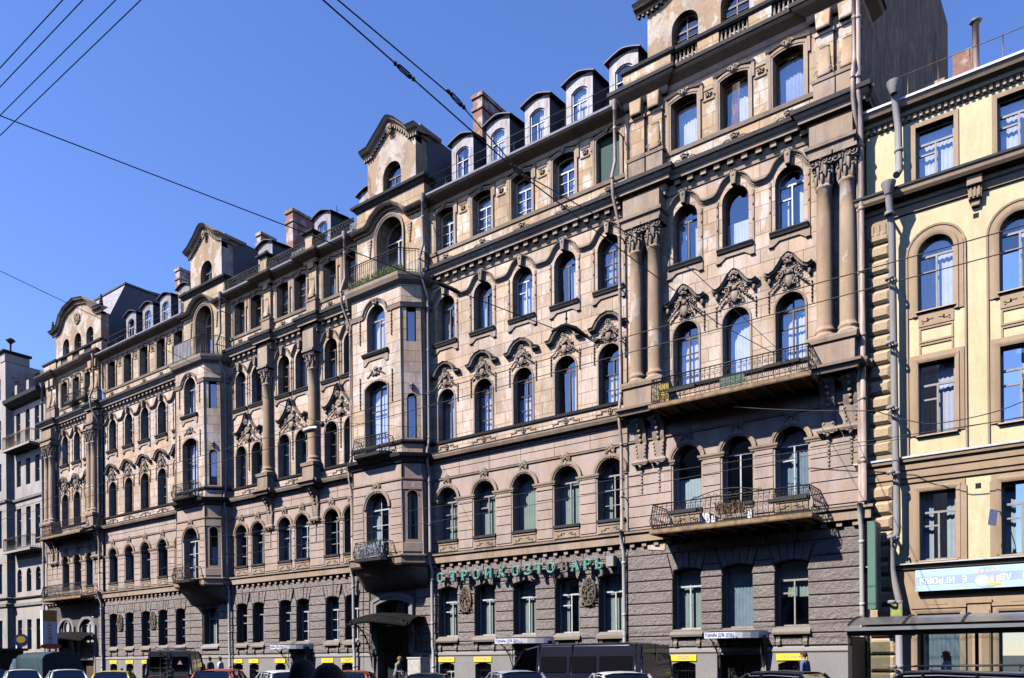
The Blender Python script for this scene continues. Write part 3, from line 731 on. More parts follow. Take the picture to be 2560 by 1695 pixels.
# ---------------- plinth, cellar windows, doors ----------------
pl=MB(); CW={}
def plinth(u0,u1,ops,d,fr=FR):
    q=MB(); wall(q,u0,u1,-.2,1.76,ops,d,.45,6); q.build('plinth',M['plinth'],B)
CELL=dict(E=[(-11.92,.88),(-8.18,.88)],D=[(-23.05,.86),(-21.03,.86),(-16.83,.9),(-14.9,.9)],C=[(-38.3,.83),(-36.87,.83),(-34.6,.83),(-30.86,.85),(-29.41,.84)],B=[(-51.97,.9),(-49.93,.9),(-47.97,.9),(-45.98,.9)])
DOORS=dict(E=(-9.95,1.5),D=(-18.6,1.5),C=(-32.6,1.2))
for k,(u0,u1,d) in dict(B=(B0,B1,.05),C=(C0,C1,.05),D=(D0,E0,.05),E=(E0,E1,ED+.05)).items():
    ops=[(c,w_,.15,1.38,.10) for c,w_ in CELL[k]]
    if k in DOORS: ops.append((DOORS[k][0],DOORS[k][1],-.15,1.70,.0))
    ops.sort(); plinth(u0,u1,ops,d)
    for c,w_ in CELL[k]:
        fo=window(B,FR,c,w_,.15,1.38,.10,d-.3,rw.choice([0,2]),'framew','u' if c<-30 else 'l','w','glass2',c<-28,name='cellar_window')
        gr=MB()
        for i in range(7): x=c-w_/2+w_*(i+.5)/7; gr.tube([(x,d-.12,.15),(x,d-.12,1.36)],.009,4)
        for z in(.4,.85,1.15): gr.tube([(c-w_/2,d-.12,z),(c+w_/2,d-.12,z)],.010,4)
        gr.build('grille',M['iron'],fo)
for k,(c,w_) in DOORS.items():
    m=MB(); m.box(c-w_/2,c-.02,-.34,-.28,-.1,1.68); m.box(c+.02,c+w_/2,-.34,-.28,-.1,1.68)
    for s in(-1,1): m.box(c+s*w_*.25-.15,c+s*w_*.25+.15,-.29,-.26,.9,1.5)
    o=m.build('door',M['dark'],B); h=MB(); h.tube([(c+.08,-.22,.9),(c+.08,-.22,1.15)],.015,5); h.build('handle',M['gutter'],o)  # near-black doors put the shade of the niche into the paint
# far pavilion plinth piers
for a,b in((A0,-59.55),(-57.25,-56.55),(-54.25,A1)): q=MB(); q.box(a,b,-.4,ED+.06,-.2,1.76); q.build('plinth',M['plinth'],B)
# ---------------- bays ----------------
def bay(c,hf,ht,dF=1.2,dS=.58,far=False,seed=0):
    """canted two-storey-and-more oriel: front hf half width, total half width ht"""
    P=[(c-ht,0),(c-ht,dS),(c-hf,dF),(c+hf,dF),(c+ht,dS),(c+ht,0)]
    segs=[]
    for a,b in zip(P,P[1:]):
        L=math.hypot(b[0]-a[0],b[1]-a[1]); ang=math.atan2(-(b[1]-a[1]),b[0]-a[0]); segs.append(((a[0],-a[1],ang),L))
    front=segs[2]; Lf=front[1]; mid=Lf/2; mL=segs[1][1]
    wf=1.42
    for si,(fr,L) in enumerate(segs):
        m1,m2,m3=walls['band'],walls['wall'],walls['wall']
        for m in(m1,m2): m.frame(*fr)
        if si==2:
            wall(m1,0,L,5.8,10.3,[(mid,wf,6.15,8.35,wf/2)],0,.35); wall(m2,0,L,10.3,14.6,[(mid,wf,10.75,13.75,.28)],0,.35); wall(m2,0,L,14.6,17.95,[(mid,1.15,15.35,16.85,.57)],0,.35)
        elif si in(1,3):
            q=L/2
            wall(m1,0,L,5.8,10.3,[(q,.44,6.85,8.75,.22)],0,.25,6); wall(m2,0,L,10.3,14.6,[(q,.42,11.25,13.0,.21)],0,.25,6); wall(m2,0,L,14.6,17.95,[(q,.42,15.45,17.0,0)],0,.25,6)
        else:
            wall(m1,0,L,5.8,10.3,[],0,0); wall(m2,0,L,10.3,17.95,[],0,0)
        m1.frame(*FR); m2.frame(*FR)
    fr=front[0]
    window(B,fr,mid,wf,6.15,8.35,wf/2,-.28,1 if far else 4,'framew','s','w','glass2',far,name='balcony_door')
    window(B,fr,mid,wf,10.75,13.75,.28,-.28,4,'frameb','w','w','glass',far,name='balcony_door')
    window(B,fr,mid,1.15,15.35,16.85,.57,-.28,0,'frameg','w','w','glass',far)
    for si in(1,3):
        fs,L=segs[si]; q=L/2
        window(B,fs,q,.44,6.85,8.75,.22,-.2,2,'frameb',None,'w','glass2',True); window(B,fs,q,.42,11.25,13.0,.21,-.2,2,'frameb','w','b','glass',True); window(B,fs,q,.42,15.45,17.0,0,-.2,2,'frameb','w','b','glass',True)
    # continuous mouldings round the bay
    def ring(name,prof,mt): m=MB(); m.sweep_plan(P,prof); m.build(name,M[mt],B)
    ring('bay_ledge',[(0,5.70),(.10,5.74),(.16,5.82),(.18,6.08),(.24,6.12),(.24,6.18),(0,6.22)],'trim')
    ring('bay_cornice',[(0,10.14),(.08,10.2),(.12,10.34),(.26,10.42),(.30,10.56),(0,10.62)],'sheet'); ring('bay_string',[(0,9.42),(.05,9.44),(.06,9.5),(0,9.52)],'trim')
    ring('bay_sill_course',[(0,11.0),(.06,11.02),(.1,11.1),(.1,11.16),(0,11.2)],'sheet'); cf=c; 
    for pp in (P[:3]+[(c-.76,dF)],[(c+.76,dF)]+P[3:]):
        m=MB(); m.sweep_plan(pp,[(0,16.92),(.05,16.94),(.09,17.08),(.11,17.12),(0,17.16)]); m.build('bay_string',M['trim'],B)
    ring('bay_slab',[(-.2,17.9),(.0,17.92),(.10,17.98),(.22,18.06),(.30,18.22),(.32,18.34),(-.6,18.38)],'trim')
    # floor of the slab
    m=MB(); m.poly([(u,d-.02,18.37) for u,d in P]); m.build('slab_top',M['sheet'],B)
    # banded courses on front and cants
    zz=[6.3,6.72,7.1,7.48,7.86,8.24,8.62,9.0,9.38]
    for si in(1,2,3):
        fs,L=segs[si]; bd.frame(*fs)
        ww=wf if si==2 else .44; mm=L/2
        for i in range(8):
            zc=(zz[i]+zz[i+1])/2; cut=ww/2+.16
            if si==2 and zc>8.4: cut=math.sqrt(max(0,(.71+.18)**2-(zc-8.35)**2))+.02 
            if si!=2 and zc>9.0: cut=0
            if si!=2 and zc<6.85: cut=0
            if si==2 and zc>9.2: cut=.35
            rngs=[(.03,mm-cut),(mm+cut,L-.03)] if cut else [(.03,L-.03)]
            for a,b in rngs:
                if b-a>.05: bd.prism([(a,zz[i]+.012),(b,zz[i]+.012),(b,zz[i+1]-.012),(a,zz[i+1]-.012)],-.01,.03,.012)
        bd.frame(*FR)
    # window dressings on the front
    m=MB(*fr); A=arch(mid,wf,8.35,wf/2,14); m.sweep_el(A,[(0,-.02),(0,.05),(.05,.06),(.07,.09),(.16,.09),(.18,-.02)])
    A=arch(mid,1.15,16.85,.57,12); m.sweep_el([(mid-.80,17.0)]+[(mid-.70,17.0)]+arch(mid,1.34,16.9,.66,10)[1:-1]+[(mid+.70,17.0),(mid+.80,17.0)],[(0,-.02),(0,.05),(.05,.07),(.09,.12),(.14,.13),(.15,-.02)])
    m.sweep_el([(mid-wf/2,10.8)]+arch(mid,wf,13.75,.28,8)+[(mid+wf/2,10.8)],[(0,-.02),(0,.03),(.07,.04),(.08,-.02)])
    for s in(-1,1):
        garland(m,mid+s*1.02,13.0,14.3,0,9,.05); garland(m,mid+s*1.0,15.9,16.9,0,8,.05)
    m.build('window_surround',M['trim'],B)
    k=MB(*fr); relief(k,mid,9.22,.7,.6,0,seed); relief(k,mid,17.55,.5,.32,.02,seed+1,True,False); relief(k,mid,14.45,1.1,.45,-.01,seed+2); k.build('ornament',M['relief'],B)
    k=MB(*fr); k.sweep_plan([(mid-.8,0),(mid+.8,0)],[(-.2,15.35),(.14,15.34),(.16,15.28),(.1,15.18),(0,15.15)]); k.build('sill',M['sheet'],B)
    k=MB(*fr); e=.78; lo=14.82; k.prism([(mid-e,15.15),(mid-e,lo),(mid-e+.14,lo),(mid-e+.34,lo+.17),(mid+e-.34,lo+.17),(mid+e-.14,lo),(mid+e,lo),(mid+e,15.15)],-.01,.045); k.build('apron',M['trim'],B)
    for si in(1,3):
        fs,L=segs[si]; k=MB(*fs); q=L/2; k.lump(q,.04,13.55,.1,.07,.12); relief(k,q,13.5,.3,.3,-.01,5,False,False)
        k.sweep_el(arch(q,.46,8.75,.23,8),[(0,-.01),(0,.02),(.04,.02),(.04,-.01)]); k.build('ornament',M['trim'],B)
    # thin roll mouldings up the corners
    k=MB()
    for u,d in P[1:5]:
        for z0,z1 in((6.2,10.1),(11.2,17.1)): k.tube([(u,d+.01,z0),(u,d+.01,z1)],.035,6)
    k.build('corner_roll',M['trim'],B)
    # curved corbel below
    k=MB(); rows=[]
    for t,zz_ in((1,5.72),(.93,5.66),(.80,5.50),(.62,5.30),(.40,5.08),(.18,4.90),(.02,4.80)):
        rows.append([(c+(u-c)*(.9+.1*t),d*t,zz_) for u,d in P])
    k.grid(rows,True); k.build('corbel',M['trim'],B)
    # balconies
    for zs,far_ in((6.02,0),(10.62,1)):
        k=MB(*fr); pth=[(mid-.98,0),(mid-.98,.42),(mid-.8,.58),(mid+.8,.58),(mid+.98,.42),(mid+.98,0)]
        k.poly([(u,d,zs+.07) for u,d in pth]); k.poly([(u,d,zs-.06) for u,d in pth]); k.sweep_plan(pth,[(0,zs-.06),(.03,zs-.05),(.05,zs+.06),(0,zs+.07)])
        k.sweep_plan([(mid-.8,0),(mid-.8,.4),(mid+.8,.4),(mid+.8,0)],[(0,zs-.06),(.02,zs-.06),(-.14,zs-.2),(-.2,zs-.28)])
        bo=k.build('balcony',M['sheet'],B)
        r_=MB(*fr); railing(r_,pth,zs+.07,zs+.80,.14,.15,True,.010); r_.build('railing',M['iron'],bo)
    # railing on top of the bay
    r_=MB(); q=[(u,d+(.18 if 0<i<5 else 0)) for i,(u,d) in enumerate(P)]; railing(r_,q[0:],18.38,19.42,0,.12,False,.012); r_.build('roof_railing',M['iron'],B)
    flush_walls()
    return P
BAY2=bay(-26.08,1.56,2.2,seed=60); BAY1=bay(-40.95,1.42,2.02,far=True,seed=70)
bd.build('banded_courses',M['band'],B,'stuff')
# ground floor under the bays
def under_bay(c,ht,near,door):
    u0,u1=c-ht,c+ht
    if door: ops=[(c-.3,2.1,-.15,4.15,.22)]; hw=1.48; cc=c-.3
    else: ops=[(c,1.5,2.55,4.55,.14)]; hw=.8; cc=c
    wall(walls['gf'],u0,u1,-.2 if door else 1.9,5.8,ops,-.02,.5)
    for i in range(8):
        z0,z1=COURSE[i]+g,COURSE[i+1]-g
        for a,b in((u0+.02,cc-hw-.02),(cc+hw+.02,u1-.02)): put_stone([(a,z0),(b,z0),(b,z1),(a,z1)],-.05,.055,near=near)
    if not door:
        put_stone([(cc-hw+.0,2.0),(cc+hw,2.0),(cc+hw,2.3),(cc-hw,2.3)],-.05,.05,near=near)
        q=MB(); wall(q,u0,u1,-.2,1.76,[],.05,.3); q.build('plinth',M['plinth'],B); m=MB(); m.sweep_plan([(u0,.0),(u1,.0)],PC_PL); m.build('plinth_cap',M['plinth'],B)
        m=MB(); m.sweep_plan([(cc-.85,0),(cc+.85,0)],[(-.3,2.58),(0,2.58),(.16,2.4),(.16,2.32),(0,2.32)]); m.build('sill',M['plinth'],B)
    else:
        for a,b in((u0,cc-hw+.25),(cc+hw-.25,u1)):
            q=MB(); q.box(a,b,-.4,.05,-.2,1.76); q.build('plinth',M['plinth'],B); m=MB(); m.sweep_plan([(a,0),(b,0)],PC_PL); m.build('plinth_cap',M['plinth'],B)
        m=MB(); m.sweep_el([(cc-1.05,1.9),(cc-1.05,4.15)]+arch(cc,2.1,4.15,.22,8)[1:-1]+[(cc+1.05,4.15),(cc+1.05,1.9)],[(0,-.05),(0,.06),(.12,.08),(.16,.12),(.30,.13),(.34,.05),(.34,-.05)]); m.build('door_surround',M['plinth'],B)
        dr=MB(); 
        for a,b in((cc-1.05,cc-.03),(cc+.03,cc+1.05)):
            dr.box(a,b,-.55,-.49,-.1,3.1); dr.box(a+.15,b-.15,-.5,-.46,.3,1.2); dr.box(a+.15,b-.15,-.5,-.46,1.5,2.8)
        dr.box(cc-1.05,cc+1.05,-.55,-.42,3.1,3.22)
        for x in(cc-.4,cc+.4): dr.box(x-.03,x+.03,-.5,-.44,3.2,4.35)
        o=dr.build('door',M['dark'],B); h=MB(); h.tube([(cc+.12,-.42,.95),(cc+.12,-.42,1.3)],.02,5); h.build('handle',M['gutter'],o)  # near-black leaves carry the dark of the entrance in their colour
        t=MB(); t.poly([(cc-1.05,-.5,3.2),(cc+1.05,-.5,3.2),(cc+1.05,-.5,4.1)]+[(x,-.5,z) for x,z in arch(cc,2.1,4.12,.22,8)[::-1]]); t.build('pane',M['glass2'],o)
        t=MB(); t.box(cc-.9,cc+.9,-.9,-.85,3.35,4.3); t.build('curtain',M['curtg'],o)
under_bay(-26.08,2.2,True,True); under_bay(-40.95,2.02,False,False)
window(B,FR,-40.95,1.5,2.55,4.55,.14,-.35,0,'framew','s','g','glass2',True)
# far pavilion doors: a walled-up doorway with a round light and an arched doorway
for c,kind in((-58.4,'o'),(-55.4,'w')):
    m=MB(); m.sweep_el([(c-1.0,.2),(c-1.0,4.0)]+arch(c,2.0,4.0,.55,8)[1:-1]+[(c+1.0,4.0),(c+1.0,.2)],[(0,ED-.05),(0,ED+.08),(.12,ED+.1),(.22,ED+.1),(.24,ED-.05)]); m.build('door_surround',M['plinth'],B)
    m=MB(); m.box(c-1.0,c+1.0,ED-.35,ED-.3,-.1,4.6); o=m.build('door',M['frameb'],B)
    if kind=='o':
        m=MB(); wall(m,c-1.0,c+1.0,3.2,4.6,[],ED-.1,0); m.build('door_panel',M['plinth'],B)
        m=MB(); m.lathe(0,0,[(0,0)],4) if False else None
        m.tube([(c+.42*math.cos(a*PI/8),ED-.02,3.95+.5*math.sin(a*PI/8)) for a in range(17)],.06,5,False); m.build('round_window_frame',M['plinth'],B)
        m=MB(); m.poly([(c+.40*math.cos(a*PI/8),ED-.06,3.95+.48*math.sin(a*PI/8)) for a in range(16)]); m.build('round_window',M['glass2'],B)
        m=MB(); m.box(c-.5,c+.5,ED-.18,ED-.12,3.4,4.5); m.build('round_window_back',M['dark'],B)
    else:
        window(B,FR,c,1.6,2.9,4.2,.3,ED-.15,0,'frameg','w','w','glass2',True)
# dark floor and ceilings inside so the rooms read as rooms
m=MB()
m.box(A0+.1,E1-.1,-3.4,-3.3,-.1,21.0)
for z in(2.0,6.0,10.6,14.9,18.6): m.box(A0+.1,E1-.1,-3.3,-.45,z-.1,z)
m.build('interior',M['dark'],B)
# ---------------- giant columns with pedestals and consoles ----------------
def column(u,d,r=.255,base=11.42,top=17.0,far=False):
    m=MB(); cols(m,u,d,r,base,top-.82,16 if not far else 10); o=m.build('column',M['column'],B)
    k=MB(); capital(k,u,d,r,top-.86,top+.02); k.build('capital',M['relief'],o)
def console(u,d,near=True,w=.44):
    k=MB(); scroll_console(k,u,w,9.35,10.26,.50,d)
    k.build('scroll_bracket',M['relief'],B)
    k=MB(); k.prism([(u-w*.42,8.72),(u+w*.42,8.72),(u+w*.48,9.35),(u-w*.48,9.35)],d,d+.10,.02)
    for i in range(5):
        for s in(-1,1): k.lump(u+s*w*(.42-.04*i),d+.08,9.28-i*.13,.05,.06,.07,s*.4,5,3)
    k.sweep_plan([(u-w*.46,d),(u-w*.46,d+.10),(u+w*.46,d+.10),(u+w*.46,d)],[(0,8.62),(.10,8.58),(.13,8.66),(.04,8.76)]); k.lump(u,d+.12,8.52,.07,.08,.1)
    garland(k,u,7.6,8.45,d,8,.075)
    k.build('bracket_pendant',M['relief'],B)
def volute(k,u,d):
    # swelling scroll that grows out of the pilaster towards its foot
    rows=[]
    for t in range(13):
        f=t/12; z=20.62-.98*f; o=.02+.20*f**2.2*(1 if f<.9 else .75); wd=.15+.06*f
        rows.append([(u-wd,d-.02,z),(u-wd,d+o*.75,z),(u-wd*.6,d+o,z),(u+wd*.6,d+o,z),(u+wd,d+o*.75,z),(u+wd,d-.02,z)])
    Rr=k.grid(rows,True); k.face(Rr[-1]); k.face(Rr[0])
    for s_ in(-1,1): k.spiral(u+s_*.2,d+.12,19.78,.10,1.3,.02,s_)
def pav(cen,us,near):
    for u in us:
        column(u,ED+.30,far=not near); console(u,ED,near)
        # pilaster and scroll in the fifth storey
        m=MB(); m.box(u-.26,u+.26,ED-.01,ED+.14,19.62,21.0); m.box(u-.3,u+.3,ED-.01,ED+.18,21.0,21.10)
        m.prism([(u-.2,21.1),(u+.2,21.1),(u+.24,21.62),(u-.24,21.62)],ED,ED+.34,.03)
        m.build('pilaster',M['wall5'],B)
        m=MB(); m.sweep_plan([(u-.33,ED),(u-.33,ED+.26),(u+.33,ED+.26),(u+.33,ED)],[(0,19.50),(.03,19.5),(.05,19.60),(0,19.62)]); m.box(u-.32,u+.32,ED,ED+.26,18.9,19.52); m.build('pilaster_base',M['trim'],B)
        if u!=us[0] or not near:
            k=MB(); scroll_console(k,u,.36,19.66,20.5,-.0001,ED+.14) if False else None
            volute(k,u,ED+.14); k.build('scroll_volute',M['column'],B)
pav(-9.95,[-13.50,-12.80,-6.98,-6.30],True); pav(-56.7,[-60.4,-59.7,-54.15,-53.55],False)
# pedestals under and entablature over the column pairs
for (a,b) in EO+AO:
    m=MB(); m.sweep_plan([(a,ED),(a,ED+.62),(b,ED+.62),(b,ED)],[(0,10.24),(.07,10.27),(.12,10.38),(.20,10.44),(.22,10.52),(0,10.56)]); m.box(a+.03,b-.03,ED-.01,ED+.60,10.5,11.25)
    m.sweep_plan([(a+.03,ED),(a+.03,ED+.60),(b-.03,ED+.60),(b-.03,ED)],[(0,11.2),(.06,11.24),(.09,11.36),(.09,11.42),(-.3,11.43)])
    m.box(a+.1,b-.1,ED,ED+.5,11.3,11.425)
    m.sweep_plan([(a+.05,ED),(a+.05,ED+.56),(b-.05,ED+.56),(b-.05,ED)],[(-.02,17.02),(.04,17.03),(.05,17.2),(.12,17.24),(.14,17.34),(0,17.36)]); m.box(a+.05,b-.05,ED-.01,ED+.56,17.02,18.0)
    m.build('entablature_block',M['trim'],B)
for c in CK:
    column(c,.12,.29,11.42,17.0); console(c-.0,0,True,.50)
    m=MB(); m.sweep_plan([(c-.45,0),(c-.45,.55),(c+.45,.55),(c+.45,0)],[(0,10.24),(.07,10.27),(.12,10.38),(.2,10.44),(.2,10.52),(0,10.56)]); m.box(c-.42,c+.42,-.01,.53,10.5,11.25)
    m.sweep_plan([(c-.42,0),(c-.42,.53),(c+.42,.53),(c+.42,0)],[(0,11.2),(.05,11.24),(.08,11.4),(-.3,11.425)]); m.box(c-.4,c+.4,0,.5,11.3,11.42)
    m.box(c-.40,c+.40,-.01,.46,17.02,18.0); m.build('entablature_block',M['trim'],B)
    m=MB(); m.box(c-.28,c+.28,-.01,.14,19.55,21.0); m.box(c-.32,c+.32,-.01,.18,21.0,21.1); m.prism([(c-.2,21.1),(c+.2,21.1),(c+.24,21.5),(c-.24,21.5)],0,.3,.03); m.build('pilaster',M['wallcream'],B)
    m=MB(); m.sweep_plan([(c-.36,0),(c-.36,.26),(c+.36,.26),(c+.36,0)],[(0,19.46),(.03,19.47),(.05,19.56),(0,19.58)]); m.box(c-.34,c+.34,0,.26,18.9,19.5); m.build('pilaster_base',M['trim'],B)
    k=MB()
    volute(k,c,.13); k.build('scroll_volute',M['column'],B)
    # pedestal on the roof edge with a dark cap
    m=MB(); m.box(c-.30,c+.30,-.35,.35,21.72,22.75); m.build('roof_pedestal',M['wallcream'],B)
    m=MB(); m.sweep_plan([(c-.30,-.35),(c-.30,.35),(c+.30,.35),(c+.30,-.35)],[(0,22.7),(.16,22.78),(.18,22.86),(-.25,23.02)]); m.poly([(c-.1,-.1,23.02),(c+.1,-.1,23.02),(c+.1,.12,23.02),(c-.1,.12,23.02)]); m.build('pedestal_cap',M['sheet'],B)
m=MB()
for a,b in((C0+.1,CK[0]-.3),(CK[0]+.3,CK[1]-.3),(CK[1]+.3,C1-.1)):
    railing(m,[(a,.36),(b,.36)],21.76,22.45,.05,.22,True,.016)
m.build('roof_edge_ironwork',M['iron'],B)
flush_walls()
stuff_st.build('distant_stone_courses',M['stone'],B,'stuff')
# ---------------- E and A: roof cornice, parapet with balusters, attic, mansard ----------------
def pavilion_top(u0,u1,cs,near):
    c=cs[1]; d=ED
    m=MB(); o=[(u0+.1,u0+1.75),(u1-1.5,u1-.03)]
    pth=steps(u0,u1,d,o,.14)
    m.sweep_plan(pth+([(u1,-1.2)] if near else []),[(0,21.52),(.05,21.58),(.07,21.74),(.36,21.88),(.42,21.94),(.46,22.05),(0,22.12)]); m.build('roof_cornice',M['trim'],B)
    m=MB(); m.sweep_plan(pth+([(u1,-1.2)] if near else []),[(0,22.16),(.48,22.10),(.485,21.97),(.43,21.96),(0,22.13)]); m.build('cornice_flashing',M['sheet'],B)  # deep black lip on the sheet stands in for the dark soffit
    pr=MB()
    gaps=[(x-.52,x+.52) for x in cs]
    eds=[u0]+[e for q in gaps for e in q]+[u1]
    for k in range(0,len(eds),2): pr.box(eds[k],eds[k+1],d-.35,d+.02,22.05,22.86)
    pr.box(u0,u1,d-.35,d+.01,22.05,22.26)
    pr.box(u0,u0+1.9,d-.2,d+.1,22.05,22.86)
    pr.build('parapet',M['wall5'],B)
    m=MB(); m.sweep_plan(steps(u0,u1,d,[(u0+.02,u0+1.92)],.08)+([(u1,-1.2)] if near else []),[(-.3,22.84),(.04,22.84),(.10,22.90),(.12,23.0),(-.35,23.04)]); m.build('parapet_rail',M['sheet'],B)
    for x0,x1 in gaps:
        for i in range(7):
            x=x0+(x1-x0)*(i+.5)/7; b=MB(); b.lathe(x,d-.08,[(.05,22.26),(.05,22.3),(.03,22.34),(.065,22.44),(.06,22.52),(.028,22.70),(.045,22.76),(.045,22.85)],7); b.build('baluster',M['relief'],B)
    # attic wall with three arched windows and a curved gable
    a0,a1=c-3.25,c+3.25; dd=d-.12
    w_=MB(); wall(w_,a0,a1,22.9,24.75,[(x,1.0,22.96,23.75,.5) for x in cs],dd,.35)
    gp=[(a0,24.75),(a1,24.75),(a1,24.95),(a1-.5,25.0),(a1-.9,25.2),(a1-1.3,25.75),(a1-1.9,26.1),(c,26.35),(a0+1.9,26.1),(a0+1.3,25.75),(a0+.9,25.2),(a0+.5,25.0),(a0,24.95)]
    w_.prism(gp,dd-.35,dd)
    w_.poly([(a1,dd,22.9),(a1,dd,24.9),(a1,dd-2.2,24.9),(a1,dd-2.2,22.9)]); w_.poly([(a0,dd,22.9),(a0,dd,24.9),(a0,dd-2.2,24.9),(a0,dd-2.2,22.9)])
    w_.build('attic_wall',M['plaster'],B)
    for x in cs: window(B,FR,x,1.0,22.96,23.75,.5,dd-.25,4 if near else 0,'frameb','l' if near else None,'w','glass',not near)
    for x in cs:
        k=MB(); 
        for z in(23.2,23.32): k.tube([(x-.5,dd-.02,z),(x+.5,dd-.02,z)],.012,4)
        k.build('window_rail',M['iron'],B)
    g_=MB(); g_.sweep_el([(a0-.42,24.98),(a0,24.98)]+[(p[0],p[1]) for p in gp[8:12][::-1]][0:0]+[(a0+.5,25.02),(a0+.9,25.22),(a0+1.3,25.77),(a0+1.9,26.13),(c,26.38),(a1-1.9,26.13),(a1-1.3,25.77),(a1-.9,25.22),(a1-.5,25.02),(a1,24.98),(a1+.42,24.98)],[(-.12,dd-.02),(-.11,dd+.1),(-.04,dd+.14),(.0,dd+.30),(.08,dd+.36),(.14,dd+.42),(.16,dd-.3)])
    g_.build('attic_gable_moulding',M['trim'],B)
    tt=MB(); n=40
    for i in range(n):
        t=i/(n-1); x=a0-.3+(a1-a0+.6)*t; z=24.86
        for p,q in zip(gp[2:][::-1],gp[2:][::-1][1:]):
            if min(p[0],q[0])<=x<=max(p[0],q[0]) and abs(q[0]-p[0])>1e-6: z=p[1]+(q[1]-p[1])*(x-p[0])/(q[0]-p[0])-.1
        tt.box(x-.04,x+.04,dd,dd+.14,z-.10,z)
    tt.build('dentil_row',M['trim'],B,'stuff')
    k=MB(); relief(k,c,25.35,.8,.8,dd,3,False); k.tube([(c+.36*math.cos(a*PI/6),dd+.04,25.25+.36*math.sin(a*PI/6)) for a in range(13)],.06,5,False); k.build('gable_ornament',M['trim'],B)
    for s_ in(-1,1): k=MB(); [k.lump(c+s_*3.5,dd+.1,25.25+.18*i,.16-.03*i,.16-.03*i,.14) for i in range(4)]; k.build('finial',M['sheet'],B)
    # mansard block: sunlit front and shaded flank put into their sheet colours
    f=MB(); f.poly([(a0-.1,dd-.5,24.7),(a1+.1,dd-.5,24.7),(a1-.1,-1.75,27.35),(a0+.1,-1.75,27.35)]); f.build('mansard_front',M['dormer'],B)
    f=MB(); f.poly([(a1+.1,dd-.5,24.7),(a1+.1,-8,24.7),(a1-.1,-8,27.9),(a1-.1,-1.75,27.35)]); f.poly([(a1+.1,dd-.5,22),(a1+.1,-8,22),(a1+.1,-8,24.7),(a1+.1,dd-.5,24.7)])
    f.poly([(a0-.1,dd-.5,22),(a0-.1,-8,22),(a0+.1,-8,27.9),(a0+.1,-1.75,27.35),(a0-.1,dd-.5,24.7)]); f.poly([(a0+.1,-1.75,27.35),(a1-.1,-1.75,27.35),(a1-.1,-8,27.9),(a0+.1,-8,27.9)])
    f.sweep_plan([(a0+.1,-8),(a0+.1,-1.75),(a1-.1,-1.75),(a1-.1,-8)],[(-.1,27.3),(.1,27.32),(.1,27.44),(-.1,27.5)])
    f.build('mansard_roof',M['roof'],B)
    return a0,a1
pavilion_top(E0,E1,EC,True); pavilion_top(A0,A1,AC,False)
# firewall on the right flank
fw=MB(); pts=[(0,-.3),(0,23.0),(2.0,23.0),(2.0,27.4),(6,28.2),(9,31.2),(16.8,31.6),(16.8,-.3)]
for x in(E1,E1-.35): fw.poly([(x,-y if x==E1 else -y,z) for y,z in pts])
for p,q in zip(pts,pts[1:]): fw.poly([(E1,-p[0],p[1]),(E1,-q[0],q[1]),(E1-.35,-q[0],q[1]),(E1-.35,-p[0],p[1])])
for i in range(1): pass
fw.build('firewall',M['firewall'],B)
bk=MB(); bk.box(E1-9,E1-.4,-16.7,-9,20,31.3); bk.build('rear_wing',M['firewall'],B)
